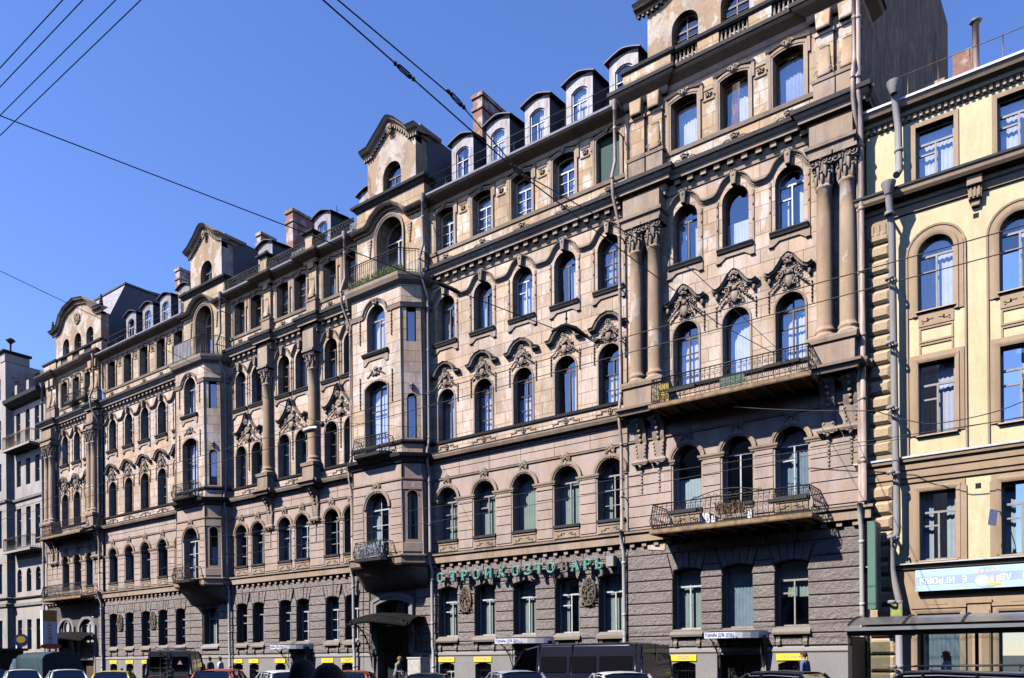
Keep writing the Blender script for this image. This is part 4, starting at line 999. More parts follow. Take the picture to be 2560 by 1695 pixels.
# ---------------- attic gables over the bays ----------------
def bay_top(c,hw5,far,seed,plain=False):
    d=.30; u0,u1=c-hw5,c+hw5
    m=MB(); wall(m,u0,u1,18.35,22.7,[(c,1.62,18.42,20.9,.81)],d,.75)
    for u in(u0,u1): m.poly([(u,-.01,18.3),(u,d,18.3),(u,d,22.7),(u,-.01,22.7)])
    m.build('loggia_wall',M['wall5' if not far else 'wallcream'],B)
    window(B,FR,c,1.62,18.42,20.9,.81,d-.6,0,'framew','r','w','glass',far,name='balcony_door')
    k=MB(); k.sweep_el([(u0-.12,21.45),(c-1.28,21.45),(c-1.12,21.52),(c-.86,21.80),(c-.45,22.04),(c,22.12),(c+.45,22.04),(c+.86,21.80),(c+1.12,21.52),(c+1.28,21.45),(u1+.12,21.45)],[(-.10,d-.02),(-.09,d+.08),(-.03,d+.12),(.0,d+.28),(.07,d+.36),(.12,d+.4),(.14,d-.02)])
    k.build('hood_moulding',M['trim'],B)
    k=MB()
    A=arch(c,1.64,20.9,.82,12); k.sweep_el([(A[0][0],18.45)]+A+[(A[-1][0],18.45)],[(0,d-.02),(0,d+.03),(.05,d+.05),(.09,d+.08),(.14,d+.09),(.15,d-.02)])
    for s_ in(-1,1):
        for i in range(6): k.lump(c+s_*1.28,d+.02,21.0-.14*i,.17-.022*i,.05,.12,0,6,3)
    k.build('surround',M['trim'],B)
    k=MB(); k.sweep_plan([(u0,-.3),(u0,d),(u1,d),(u1,-.3)],[(0,22.55),(.05,22.58),(.12,22.68),(.22,22.74),(.24,22.84),(-.3,22.92)]); k.build('parapet_rail',M['sheet'],B)
    # gable block
    a0,a1=c-1.58,c+1.50; dd=.12
    gp=[(a0,24.75),(a1,24.75),(a1,25.15),(a1-.35,25.2),(a1-.6,25.45),(c+.3,25.85),(c,25.98),(c-.3,25.85),(a0+.6,25.45),(a0+.35,25.2),(a0,25.15)]
    m=MB(); wall(m,a0,a1,22.8,24.75,[(c,1.15,22.85,23.78,.57)],dd,.35); m.prism(gp,dd-.4,dd)
    for u in(a0,a1): m.poly([(u,dd,22.8),(u,dd,25.42),(u,-1.0,25.42),(u,-1.0,22.8)])
    m.build('gable_wall',M['plaster'],B)
    window(B,FR,c,1.15,22.85,23.78,.57,dd-.25,0,'frameb','l','w','glass',far)
    if plain: path=[(a0-.22,25.12),(a0+.25,25.3),(c-.7,25.75),(c-.3,26.12),(c-.05,26.22),(c+.3,26.12),(c+.65,25.8),(a1-.35,25.45),(a1+.22,25.22)]
    else: path=[(a0-.25,25.16),(a0+.3,25.2),(a0+.6,25.45),(c-.45,25.85),(c-.15,26.1),(c,26.15),(c+.15,26.1),(c+.45,25.9),(a1-.6,25.5),(a1-.35,25.22),(a1+.25,25.18)]
    k=MB(); k.sweep_el(path,[(-.16,dd-.02),(-.15,dd+.08),(-.06,dd+.12),(.0,dd+.26),(.07,dd+.32),(.12,dd+.38),(.13,-.9)]); 
    k.build('gable_moulding',M['trim'],B)
    k=MB(); rs=[[(p[0]+(.0),dd+.40,p[1]+.13) for p in path],[(p[0],-1.2,p[1]+.13) for p in path]]; k.grid(rs,False); k.build('gable_roof',M['roof'],B)
    k=MB(); k.sweep_plan([(a1,dd),(a1,-1.3)],[(0,25.0),(.08,25.03),(.12,25.15),(.26,25.22),(.30,25.36),(0,25.46)]); k.build('gable_moulding',M['trim'],B)
    k=MB(); relief(k,c,25.72,.5,.5,dd+.12,seed,True,False); k.build('gable_ornament',M['relief'],B)
    t=MB()
    for i in range(24):
        x=a0-.1+(a1-a0+.2)*i/23; z=25.0
        for p,q in zip(path,path[1:]):
            if p[0]<=x<=q[0] and q[0]>p[0]: z=p[1]+(q[1]-p[1])*(x-p[0])/(q[0]-p[0])-.18
        t.box(x-.035,x+.035,dd,dd+.12,z-.13,z)
    t.build('dentil_row',M['trim'],B,'stuff')
    # metal body of the dormer behind
    m=MB(); 
    for u in(a0-.05,a1+.05): m.poly([(u,-.6,22.2),(u,-.6,25.42),(u,-4.5,25.42),(u,-4.5,24.0),(u,-2.2,23.6)])
    m.poly([(a1+.05,-.6,22.2),(a1+.05,-.6,25.42),(a1+.4,-2.0,25.0),(a1+.4,-2.0,22.2)])
    m.poly([(a0-.05,-.6,25.42),(a1+.05,-.6,25.42),(c,-1.6,25.6)]); m.poly([(a1+.05,-.6,25.42),(a1+.05,-4.5,25.42),(c,-4.5,25.6),(c,-1.6,25.6)]); m.poly([(a0-.05,-.6,25.42),(a0-.05,-4.5,25.42),(c,-4.5,25.6),(c,-1.6,25.6)])
    m.build('gable_body',M['roof'],B)
bay_top(-26.08,2.15,False,80); bay_top(-40.95,2.05,True,81,True)
# weeds on the balcony over the near bay
# ---------------- main mansard, dormers ----------------
def roofstrip(u0,u1):
    m=MB(); pr=[(.50,21.74),(.45,21.80),(-1.0,22.35),(-1.25,22.6),(-2.1,24.2),(-2.2,24.3),(-8,25.4),(-14,24.0)]
    m.grid([[(u0,d,z) for d,z in pr],[(u1,d,z) for d,z in pr]],False)
    n=int((u1-u0)/.62)
    for i in range(n+1):
        u=u0+(u1-u0)*i/n; m.tube([(u,d,z+.02) for d,z in pr[1:6]],.02,3,False)
    m.build('mansard_roof',M['roof'],B)
    k=MB(); k.sweep_plan([(u0,0),(u1,0)],[(.44,21.74),(.57,21.70),(.60,21.76),(.46,21.84)]); k.build('gutter',M['gutter'],B)
for a,b in((B0,-42.9),(-38.95,-28.25),(D0,E0)): roofstrip(a,b)
for a,b in((-43.0,-38.9),(-28.3,-23.85)):
    m=MB(); m.grid([[(u,d,z) for d,z in((-.6,22.6),(-2.2,24.3),(-8,25.4),(-14,24.0))] for u in(a,b)],False); m.build('mansard_roof',M['roof'],B)
def dormer(u,far=False,top=24.75,low=22.2,w=1.25,d=-1.05,cur='w'):
    h=w/2; m=MB(); zs=top-.55
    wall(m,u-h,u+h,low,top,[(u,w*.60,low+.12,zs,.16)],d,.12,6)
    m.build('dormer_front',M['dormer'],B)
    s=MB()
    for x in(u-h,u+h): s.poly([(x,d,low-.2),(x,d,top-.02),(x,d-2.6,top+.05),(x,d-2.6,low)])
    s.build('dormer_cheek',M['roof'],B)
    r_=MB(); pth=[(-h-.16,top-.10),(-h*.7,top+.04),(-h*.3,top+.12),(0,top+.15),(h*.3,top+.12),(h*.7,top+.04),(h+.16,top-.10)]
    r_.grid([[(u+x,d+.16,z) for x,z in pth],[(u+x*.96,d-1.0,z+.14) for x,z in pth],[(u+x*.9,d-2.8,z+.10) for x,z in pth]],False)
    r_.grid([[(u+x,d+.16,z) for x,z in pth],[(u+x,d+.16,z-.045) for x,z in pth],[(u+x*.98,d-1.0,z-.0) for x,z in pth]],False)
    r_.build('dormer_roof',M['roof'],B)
    window(B,FR,u,w*.60,low+.12,zs,.16,d-.06,0,'framew',cur,'w','glass',far,bar=.035)
for i,u in enumerate([-22.85,-20.85,-18.80,-16.75,-14.75]): dormer(u,cur=['s','w','r','w','l'][i])
for u in(-28.9,-32.3,-37.1): dormer(u,False,24.6,cur='s')
for u in(-51.5,-49.4,-47.3,-45.2): dormer(u,True,24.6,cur=None)
rl=MB()
for a,b in((D0,E0),(B0,B1)):
    for z in(22.3,22.65): rl.tube([(a,.30,z),(b,.30,z)],.011,4)
    n=int((b-a)/1.1)
    for i in range(n+1): x=a+(b-a)*i/n; rl.tube([(x,.30,21.78),(x,.30,22.65)],.011,4)
rl.build('roof_railing',M['iron'],B)
def chimney(u,d,z0,z1,w=.9,l=1.6,mat_='brick'):
    m=MB(); m.box(u-w/2,u+w/2,d-l,d,z0,z1); m.box(u-w/2-.06,u+w/2+.06,d-l-.06,d+.06,z1-.75,z1-.6); m.box(u-w/2-.07,u+w/2+.07,d-l-.07,d+.07,z1-.18,z1); m.build('chimney',M[mat_],B)
# ---------------- balconies of the pavilions ----------------
def big_balcony(u0,u1,zs,H,d0,d1,belly,wav=False,far=False):
    m=MB(); m.box(u0,u1,d0,d1,zs-.05,zs+.08); m.sweep_plan([(u0,d0),(u0,d1),(u1,d1),(u1,d0)],[(0,zs-.09),(.03,zs-.09),(.05,zs-.05),(.05,zs+.05),(0,zs+.06)])
    n=9
    for i in range(n): x=u0+.2+(u1-u0-.4)*i/(n-1); m.box(x-.05,x+.05,d0,d1-.02,zs-.14,zs-.05)
    bo=m.build('balcony',M['rust'],B)
    r_=MB(); p=[(u0+.05,d0),(u0+.05,d1-.05),(u1-.05,d1-.05),(u1-.05,d0)]
    railing(r_,p,zs+.08,zs+H,belly,.17,True,.011)
    r_.build('railing',M['iron'],bo)
    if wav:
        r_=MB(); c=(u0+u1)/2
        r_.tube([(c-1.25+2.5*t/14,d1-.03,zs+H+.22*math.sin(PI*t/14)) for t in range(15)],.018,5); 
        for i in range(10): x=c-1.1+2.2*i/9; r_.spiral(x,d1-.03,zs+H+.02,.09,1.2,.011,(-1)**i)
        r_.build('railing_crest',M['iron'],bo)
big_balcony(-12.58,-7.22,10.22,.93,ED,1.25,0.04); big_balcony(-12.58,-7.22,5.93,.93,ED,1.25,.16,True)
big_balcony(-59.6,-53.9,10.22,.93,ED,1.2,.04,far=True); big_balcony(-59.6,-53.9,5.93,.93,ED,1.2,.16,far=True)
for u in(-56.8,-55.0): 
    m=MB(); m.box(u-.6,u+.6,ED,ED+.5,19.3,19.42); railing(m,[(u-.55,ED),(u-.55,ED+.48),(u+.55,ED+.48),(u+.55,ED)],19.42,19.9,.05,.15,False); m.build('window_balcony',M['iron'],B)
# ---------------- downpipes ----------------
def pipe(u,d,z0,z1,r,mt,par=None,kinks=None,hopper=True,name='downpipe'):
    m=MB(); pts=kinks or [(u,d,z1),(u,d,z0)]
    m.tube(pts,r,10); z=z0+1.0
    o=m.build(name,M[mt],par or B)
    k=MB()
    for i in range(int((z1-z0)/1.9)):
        zz=z0+1.2+i*1.9; 
        uu=u; dd_=pts[0][1]
        for a,b in zip(pts,pts[1:]):
            if min(a[2],b[2])<=zz<=max(a[2],b[2]): uu=a[0]+(b[0]-a[0])*((zz-a[2])/(b[2]-a[2] or 1)); dd_=a[1]+(b[1]-a[1])*((zz-a[2])/(b[2]-a[2] or 1))
        k.lathe(uu,dd_,[(r,zz-.05),(r*1.22,zz-.04),(r*1.22,zz+.04),(r,zz+.05)],10); k.box(uu-.015,uu+.015,0,dd_,zz-.02,zz+.02)
    k.build('pipe_clamp',M[mt],o)
    if hopper:
        h=MB(); h.lathe(pts[0][0],pts[0][1],[(r,pts[0][2]-.3),(r*2.0,pts[0][2]-.02),(r*2.1,pts[0][2]+.04)],10); h.build('hopper',M[mt],o)
    return o
def fallpipe(u,mtop='piper',mlow='pipew',dl=.22,du=.34,sh=0):
    pipe(u,du,6.3,21.7,.062,mtop,None,[(u+.0,.62,21.75),(u,.62,19.6),(u,.86,18.95),(u,.80,18.3),(u,du,17.4),(u,du,11.2),(u,.46,10.7),(u,.46,10.2),(u,du,9.6),(u,du,6.3)])
    pipe(u,dl,.1,6.2,.072,mlow,None,[(u,.42,6.25),(u,.40,5.9),(u+sh,dl,5.5),(u+sh,dl,2.2),(u+sh+.04,dl,2.0),(u+sh,dl,.1)],False)
fallpipe(-23.72,'pipe'); fallpipe(-14.22,'piper'); fallpipe(-38.86,'pipe'); fallpipe(-28.75,'piper','pipew',.25,.3); fallpipe(-53.2,'piper'); fallpipe(-6.02,'piper')
pipe(-5.90,.30,6.3,23.0,.085,'piper',None,[(-5.93,.55,30.0),(-5.93,.55,19.2),(-5.90,.75,18.9),(-5.90,.7,18.4),(-5.90,.42,17.6),(-5.90,.42,6.3)],False)
pipe(-61.45,.3,.1,21.7,.085,'pipe')

for (u,d,z0,z1,w_,l_,mt) in [(-23.55,-3,22,28.1,.55,1.9,'brick'),(-37.5,-3,22,27.45,.6,1.9,'brick'),(-49.2,-3,22,27.6,.5,1.6,'brick'),(-40.1,-2.8,22,26.9,.4,1.0,'plaster'),(-17.3,-7,22,27.2,.7,1.5,'brick')]: chimney(u,d,z0,z1,w_,l_,mt)
an=MB(); an.tube([(-33.44,-3,24),(-33.44,-3,26.3)],.02,4); an.tube([(-33.7,-3,26.0),(-33.2,-3,26.0)],.012,4); an.build('antenna',M['iron'],B)
# exposed brick where the plaster has fallen
m=MB(); m.prism([(-13.98,19.75),(-13.93,21.3),(-13.55,21.25),(-13.60,20.6),(-13.45,20.2),(-13.6,19.6)],ED-.01,ED+.012); m.build('exposed_brick',M['brick'],B)
m=MB(); m.prism([(-27.62,22.95),(-27.64,24.4),(-27.5,24.1),(-27.45,23.4),(-27.05,23.15),(-26.95,22.95)],.1,.132); m.build('exposed_brick',M['brick'],B)
m=MB(); m.prism([(-13.3,5.64),(-13.25,5.5),(-12.6,5.42),(-12.55,5.72),(-12.9,5.76)],ED-.01,ED+.09); m.build('bare_plaster_patch',M['plaster'],B)
# oval cast medallions between the ground-floor windows
for u in(-21.92,-15.80,-51.0,-47.0):
    k=MB(); near=u>-40; d=.06
    k.tube([(u+.30*math.cos(a*PI/8),d+.05,4.12+.50*math.sin(a*PI/8)) for a in range(17)],.045,5,False)
    relief(k,u,4.12,.62,.95,d,int(-u)); relief(k,u,4.52,.4,.34,d+.03,int(-u)+1,True,False); relief(k,u,3.72,.38,.3,d,int(-u)+2)
    k.build('medallion',M['grime'],B)
# ---------------- right-hand yellow building ----------------
Y=thing('yellow_building','cream yellow stucco building with rusticated corner and arched windows, right of the long tan facade','building')
RC=[-3.98,-1.91,.16,2.23,4.3,6.37]; r0,r1=-5.84,8.0
yw=MB(); wall(yw,r0,r1,2.0,4.25,[],0,0) if False else None
wall(yw,r0,r1,4.30,7.5,[(c,.95,4.42,6.44,0) for c in RC],0,.3)
wall(yw,r0,r1,7.5,11.0,[(c,.95,8.10,10.22,0) for c in RC],0,.3)
wall(yw,r0,r1,11.0,15.3,[(c,.95,11.75,13.40,.475) for c in RC],0,.3)
wall(yw,r0,r1,15.3,17.9,[(c,1.0,15.62,17.17,0) for c in RC],0,.3)
yw.box(r0,r1,-12,-.4,17.9,18.0); yw.poly([(r1,0,0),(r1,0,17.9),(r1,-12,17.9),(r1,-12,0)])
yw.build('wall',M['cream'],Y)
gw=MB(); wall(gw,r0,r1,-.2,4.30,[(c,1.12,.55,2.85,0) for c in RC],.0,.35); gw.build('ground_floor_wall',M['rbtrim'],Y)
for i,c in enumerate(RC):
    v=c<0.5
    for (w_,zb,zs,ri,st,cu) in((.95,4.42,6.44,0,3,'s'),(.95,8.10,10.22,0,3,'r'),(.95,11.75,13.40,.475,3,'r'),(1.0,15.62,17.17,0,3,'w')):
        window(Y,FR,c,w_,zb,zs,ri,-.2,st,'frameg',cu,'w' if zb>5 else 'w','glass' if zb>7 else 'glass2',not v)
    window(Y,FR,c,1.12,.55,2.85,0,-.25,2,'frameg','w' if i%2==0 else None,'b','glass2',True,name='shop_window')
    # surrounds
    a=MB()
    def arc(prof,cl): a.sweep_el(cl,prof)
    pr=[(0,-.02),(0,.04),(.05,.06),(.11,.07),(.13,.035),(.24,.03),(.25,-.02)]
    a.sweep_el([(c-.475,8.1),(c-.475,10.22)]+[(c+.475,10.22),(c+.475,8.1)],pr)
    A=arch(c,.95,13.40,.475,14); a.sweep_el([(c-.475,11.6)]+A+[(c+.475,11.6)],pr+[(.25,-.03)][:0])
    a.sweep_el([(c-.475-.26,7.5),(c-.475-.26,13.4)]+arch(c,.95+.52,13.4,.735,14)[1:-1]+[(c+.735,13.4),(c+.735,7.5)],[(0,-.02),(0,.05),(.05,.06),(.06,-.02)])
    a.sweep_el([(c-.475,4.42),(c-.475,6.44),(c+.475,6.44),(c+.475,4.42)],pr)
    a.sweep_el([(c-.5,15.62),(c-.5,17.17),(c+.5,17.17),(c+.5,15.62)],[(0,-.02),(0,.03),(.12,.04),(.13,-.02)])
    for s_ in(-1,1): a.box(c+s_*.62-.13,c+s_*.62+.13,-.01,.05,4.3,6.5)
    # panels between third and fourth storeys
    a.box(c-.46,c+.46,-.01,.03,11.28,11.62); fret(a,c,11.45,.7,.14,.02,.04)
    for z0,z1 in((10.85,11.2),(10.42,10.72)):
        a.sweep_el([(c-.40,z0),(c-.40,z1),(c+.40,z1),(c+.40,z0)],[(0,-.01),(0,.03),(.05,.03),(.05,-.01)],closed=True)
    a.build('window_surround',M['rbtrim'],Y)
    s=MB()
    for z,x in((11.75,.52),(8.10,.54),(4.42,.5)): s.sweep_plan([(c-x,0),(c+x,0)],[(-.25,z),(.08,z-.01),(.1,z-.05),(0,z-.07)])
    s.build('sill',M['rbtrim'],Y)
    k=MB(); u=c+1.035
    k.prism([(u-.19,14.85),(u+.19,14.85),(u+.19,15.1),(u-.19,15.1)],0,.3,.02); k.prism([(u-.16,14.5),(u+.16,14.5),(u+.18,14.85),(u-.18,14.85)],0,.2,.02); k.prism([(u-.1,14.32),(u+.1,14.32),(u+.14,14.5),(u-.14,14.5)],0,.12,.02)
    for j in(-1,0,1): k.box(u+j*.1-.025,u+j*.1+.025,.2,.23,14.55,14.82)
    k.build('bracket',M['rbtrim'],Y)
    v_=MB(); v_.box(u-.07,u+.07,-.05,.004,14.02,14.16); v_.box(u-.07,u+.07,-.05,.004,6.35,6.5); v_.build('vent',M['dark'],Y)
for u0 in(r0,):
    z=2.2; i=0
    while z<14.1:
        z1=z+.455
        if not(6.7<z+.2<7.5):
            s=MB(); s.prism([(u0+.03,z+.03),(u0+.66,z+.03),(u0+.66,z1-.03),(u0+.03,z1-.03)],-.02,.15+rnd.uniform(-.01,.01),.09); s.build('quoin_stone',M['rbquoin'],Y)
        z=z1
    z=.1
    while z<2.2:
        s=MB(); s.prism([(u0+.03,z+.03),(u0+.72,z+.03),(u0+.72,z+.49),(u0+.03,z+.49)],-.02,.16,.06); s.build('quoin_stone',M['rbquoin'],Y); z+=.52
q=MB(); q.box(r0,r0+.70,-.01,.05,0,14.7); q.box(r0+.02,r0+.68,.05,.14,14.2,14.68)
for j in range(3): q.box(r0+.14+j*.17,r0+.22+j*.17,.14,.17,14.3,14.6)
q.build('corner_pilaster',M['rbtrim'],Y)
def ycor(name,prof,mt='rbtrim',par=Y):
    m=MB(); m.sweep_plan([(r0-.12,-.1),(r0-.12,0),(r1,0)],prof); return m.build(name,M[mt],par)
ycor('main_cornice',[(0,14.70),(.06,14.72),(.08,14.92),(.14,14.96),(.14,15.08),(.40,15.12),(.46,15.2),(.50,15.36),(0,15.44)])
ycor('cornice_flashing',[(0,15.50),(.52,15.40),(.525,15.33),(0,15.445)],'sheet')
ycor('string_course',[(0,6.72),(.05,6.74),(.06,6.84),(.10,6.88),(.10,7.08),(.14,7.12),(.15,7.28),(.22,7.34),(.25,7.46),(0,7.52)]); ycor('ledge_flashing',[(0,7.56),(.27,7.49),(.27,7.44),(0,7.525)],'gutter')
ycor('lower_ledge',[(0,4.16),(.06,4.18),(.09,4.28),(.14,4.30),(0,4.33)]); ycor('ledge_flashing',[(0,4.37),(.17,4.345),(.17,4.31),(0,4.34)],'gutter')
ycor('roof_cornice',[(0,17.40),(.04,17.42),(.05,17.56),(.14,17.60),(.16,17.70),(.34,17.76),(.42,17.90),(0,17.98)]); ycor('roof_edge',[(0,18.10),(.45,17.98),(.45,17.91),(0,17.985)],'gutter')
t=MB(); dentils(t,r0,r1,0,.11,17.44,17.57,.16,.08); dentils(t,r0,r1,0,.13,14.94,15.07,.2,.1); t.build('dentil_row',M['rbtrim'],Y,'stuff')
t=MB(); n=16
for i in range(n): x=r0+1.2+i*.8; t.tube([(x,.2,18.0),(x,.2,18.75)],.012,4)
t.tube([(r0+1.0,.2,18.75),(r1,.2,18.75)],.014,4); t.build('roof_railing',M['rust'],Y)
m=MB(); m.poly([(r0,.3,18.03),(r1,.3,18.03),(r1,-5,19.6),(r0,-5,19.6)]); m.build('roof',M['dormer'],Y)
m=MB(); m.box(-3.9,-3.35,-4,-3,18.5,20.9); m.build('chimney',M['brick'],Y)
m=MB(); m.tube([(-3.25,-3,18.5),(-3.25,-3,21.6)],.10,8); m.lump(-3.25,-3,21.65,.2,.2,.06); m.build('flue',M['piper'],Y)
m=MB(); m.box(-4.6,-4.05,-3.4,-2.4,18.4,19.9); m.build('chimney',M['plaster'],Y)
pipe(-5.1,.30,.1,18.3,.10,'pipe',Y,[(-4.93,.62,18.35),(-4.93,.45,17.9),(-4.88,.35,17.2),(-4.86,.35,15.9),(-4.9,.55,15.7)]); 
pipe(-5.1,.30,.1,15.3,.10,'pipe',Y,[(-5.08,.72,15.42),(-5.08,.68,15.0),(-5.06,.4,14.2),(-5.04,.35,9.0),(-5.0,.35,6.3),(-5.0,.35,5.3),(-5.15,.32,4.7),(-5.16,.32,4.2),(-4.98,.3,3.3),(-4.98,.3,.1)])
for i,c in enumerate(RC):   # shop-front pilasters, pediment lintels
    m=MB(); m.box(c+.75,c+1.32,-.01,.08,.2,3.1); m.box(c+.72,c+1.35,-.01,.12,3.1,3.2); m.box(c+.78,c+1.29,.08,.11,.6,2.9); m.build('shop_pilaster',M['rbtrim'],Y)
    m=MB(); m.sweep_el([(c-.56,.55),(c-.56,2.85),(c+.56,2.85),(c+.56,.55)],[(0,-.02),(0,.05),(.07,.07),(.14,.07),(.15,-.02)]); m.box(c-.72,c+.72,-.01,.1,3.0,3.1); m.prism(arch(c,.5,3.1,.16,8),-.01,.11); m.build('shop_window_surround',M['rbtrim'],Y)
# ---------------- left-hand grey building ----------------
G=thing('grey_building','pale grey building with square corner tower and small balconies, left of the long tan facade','building')
lc=[-66.25,-64.62,-63.05]; lw=MB()
g0,g1=-67.2,-61.5
for z0,z1,zb,zs,w_,ri in((-.2,6.4,2.6,4.85,.75,0),(6.4,10.0,6.95,8.3,.8,.4),(10.0,14.2,10.4,13.3,.8,0),(14.2,17.4,14.95,16.9,.75,0),(17.4,21.0,18.0,20.4,.75,.15)):
    wall(lw,g0,g1,z0,z1,[(c,w_,zb,zs,ri) for c in lc],0,.3)
    for c in lc: window(G,FR,c,w_,zb,zs,ri,-.2,rw.choice([0,3]),'frameg',rw.choice(['s',None,'u']),'g','glass2',True)
lw.box(g1,g1+.05,-.3,.02,0,21)
lw.build('wall',M['lbwall'],G)
tw=MB(); 
for z0,z1,zb,zs in((-.2,6.4,1.0,4.85),(6.4,10.0,6.9,9.2),(10.0,14.2,10.4,13.3),(14.2,17.4,14.8,16.9),(17.4,21.2,18.0,20.2),(21.2,24.6,21.8,23.4)):
    wall(tw,-72.2,g0,z0,z1,[(-70.4,1.1,zb,zs,0),(-68.5,.9,zb,zs,0)],.5,.3)
    for c in(-70.4,-68.5): window(G,FR,c,1.0,zb,zs,0,.25,0,'frameg','s','g','glass2',True)
tw.poly([(g0,.5,-.2),(g0,.5,24.6),(g0,-5,24.6),(g0,-5,-.2)]); tw.poly([(-72.2,.5,24.6),(g0,.5,24.6),(g0,-5,24.6),(-72.2,-5,24.6)])
tw.box(-68.0,g0+.05,-1.2,.55,24.6,25.3); tw.build('tower',M['lbwall'],G)
m=MB(); m.sweep_plan([(g0-.95,-1.3),(g0-.95,.6),(g0+.1,.6),(g0+.1,-1.3)],[(0,25.2),(.15,25.3),(.15,25.4),(-.3,25.45)]); m.build('tower_cap',M['sheet'],G)
m=MB(); m.lathe(-67.5,0,[(.06,25.4),(.07,26.1),(.3,26.3),(.34,26.4),(.1,26.55),(0,26.6)],10); m.build('vent_cowl',M['iron'],G)
m=MB(); m.sweep_plan([(g0,0),(g1,0)],[(0,20.9),(.3,20.95),(.7,21.2),(.75,21.45),(0,21.7)]); m.build('roof_cornice',M['sheet'],G)
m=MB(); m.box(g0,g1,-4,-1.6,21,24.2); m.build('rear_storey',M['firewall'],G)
for u in(-65.6,-63.6):
    m=MB(); m.box(u-.2,u+.2,.1,.4,21.5,22.4); m.build('parapet_post',M['lbwall'],G)
for zz in(17.6,9.95):
    m=MB(); m.box(-66.9,-62.2,0,.9,zz-.15,zz); o=m.build('balcony',M['lbwall'],G); r_=MB(); railing(r_,[(-66.85,0),(-66.85,.85),(-62.25,.85),(-62.25,0)],zz,zz+.95,0,.16,False,.014); r_.build('railing',M['rust' if zz>15 else 'iron'],o)
for z,h in((6.55,.12),(6.1,.25),(14.0,.2)):
    m=MB(); m.sweep_plan([(-72,.5),(g0,.5),(g0,0),(g1,0)],[(0,z-h),(.12,z-h+.04),(.18,z),(0,z+.05)]); m.build('string_course',M['lbwall'],G)
ivy=MB(); rr=random.Random(5)
for i in range(260):
    u=rr.uniform(g0+.02,-65.2) if i%2 else g0+.03; d=-rr.uniform(0,1.6) if not i%2 else -1.55; z=21.6+abs(rr.gauss(0,.8)); ivy.lump(u,d,z,.09,.05,.09,rr.uniform(0,3),4,2)
M['leaf']=plain('creeper_leaves',(.05,.10,.03),.7,0,.25,9)
tag(ivy.build('wall_creeper',M['leaf'],None),'green creeper growing on the grey building beside its tower','creeper')
# ---------------- buildings across the street, seen only in the glass ----------------
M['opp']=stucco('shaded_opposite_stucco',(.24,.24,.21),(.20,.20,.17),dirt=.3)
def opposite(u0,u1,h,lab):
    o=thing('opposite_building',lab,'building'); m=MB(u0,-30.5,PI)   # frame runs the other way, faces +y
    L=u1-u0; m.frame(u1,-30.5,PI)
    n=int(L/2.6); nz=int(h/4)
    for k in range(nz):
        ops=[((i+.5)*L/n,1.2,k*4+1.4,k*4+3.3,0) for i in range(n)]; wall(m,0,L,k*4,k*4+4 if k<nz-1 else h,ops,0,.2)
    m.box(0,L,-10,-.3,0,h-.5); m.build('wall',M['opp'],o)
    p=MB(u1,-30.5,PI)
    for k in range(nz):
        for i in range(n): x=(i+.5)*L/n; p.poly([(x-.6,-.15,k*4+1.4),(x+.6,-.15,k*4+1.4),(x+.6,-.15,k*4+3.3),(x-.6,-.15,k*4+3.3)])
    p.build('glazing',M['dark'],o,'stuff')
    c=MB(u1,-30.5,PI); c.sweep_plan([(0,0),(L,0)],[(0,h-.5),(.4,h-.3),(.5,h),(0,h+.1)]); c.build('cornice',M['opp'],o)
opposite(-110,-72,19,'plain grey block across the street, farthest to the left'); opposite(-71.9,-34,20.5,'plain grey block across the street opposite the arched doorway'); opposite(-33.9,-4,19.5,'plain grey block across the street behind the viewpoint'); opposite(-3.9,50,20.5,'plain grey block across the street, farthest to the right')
# ---------------- ground ----------------
M['asphalt']=granite('asphalt',(.055,.055,.058),(.07,.07,.07),.4,.01,14); M['pave']=granite('paving',(.13,.125,.12),(.10,.10,.095),.3,.01,5); M['kerb']=granite('kerb_granite',(.32,.3,.29),(.26,.25,.24),.4,.01,9)
M['earth']=plain('ground_earth',(.16,.15,.13),.95)
m=MB(); m.poly([(-900,900,-.16),(900,900,-.16),(900,-900,-.16),(-900,-900,-.16)]); m.build('ground',M['earth'],None,'structure')
m=MB(); m.poly([(-300,19,-.12),(300,19,-.12),(300,4.6,-.12),(-300,4.6,-.12)]); m.build('road',M['asphalt'],None,'structure')
for nm,a,b in(('pavement',-.3,4.42),('pavement',19.2,30.4)):
    m=MB(); m.poly([(-300,a,0),(300,a,0),(300,b,0),(-300,b,0)]); m.build(nm,M['pave'],None,'structure')
for nm,a,b in(('kerb',4.42,4.6),('kerb',19.0,19.2)):
    m=MB(); m.box(-300,300,a,b,-.16,.01); m.build(nm,M['kerb'],None,'structure')
m=MB()
for i in range(60): x=-110+i*3; m.poly([(x,11.8,-.116),(x+1.5,11.8,-.116),(x+1.5,11.93,-.116),(x,11.93,-.116)])
M['paint']=plain('road_paint',(.6,.6,.58),.7); m.build('road_marking',M['paint'],None,'structure')
# ---------------- lettering ----------------
def text_obj(s,size,ext,mt,name='lettering',par=None,off=0.0,sx=1,flip=False,loc=(0,0,0),rot=(PI/2,0,0),ax='CENTER',spacing=1.0):
    cu=bpy.data.curves.new('t','FONT'); cu.body=s; cu.size=size; cu.extrude=ext; cu.align_x=ax; cu.align_y='CENTER'; cu.offset=off; cu.resolution_u=3; cu.space_character=spacing
    o=bpy.data.objects.new('t',cu); col.objects.link(o); bpy.context.view_layer.update()
    me=bpy.data.meshes.new_from_object(o.evaluated_get(bpy.context.evaluated_depsgraph_get())); bpy.data.objects.remove(o); me.name=name
    Mx=Matrix.Translation(loc)@Matrix.Rotation(rot[2],4,'Z')@Matrix.Rotation(rot[0],4,'X')@Matrix.Rotation(PI if flip else 0,4,'Z')@Matrix.Diagonal((sx,1,1,1))
    me.transform(Mx); me.materials.clear(); me.materials.append(mt); o=bpy.data.objects.new(name,me); col.objects.link(o)
    if par: o.parent=par
    return o
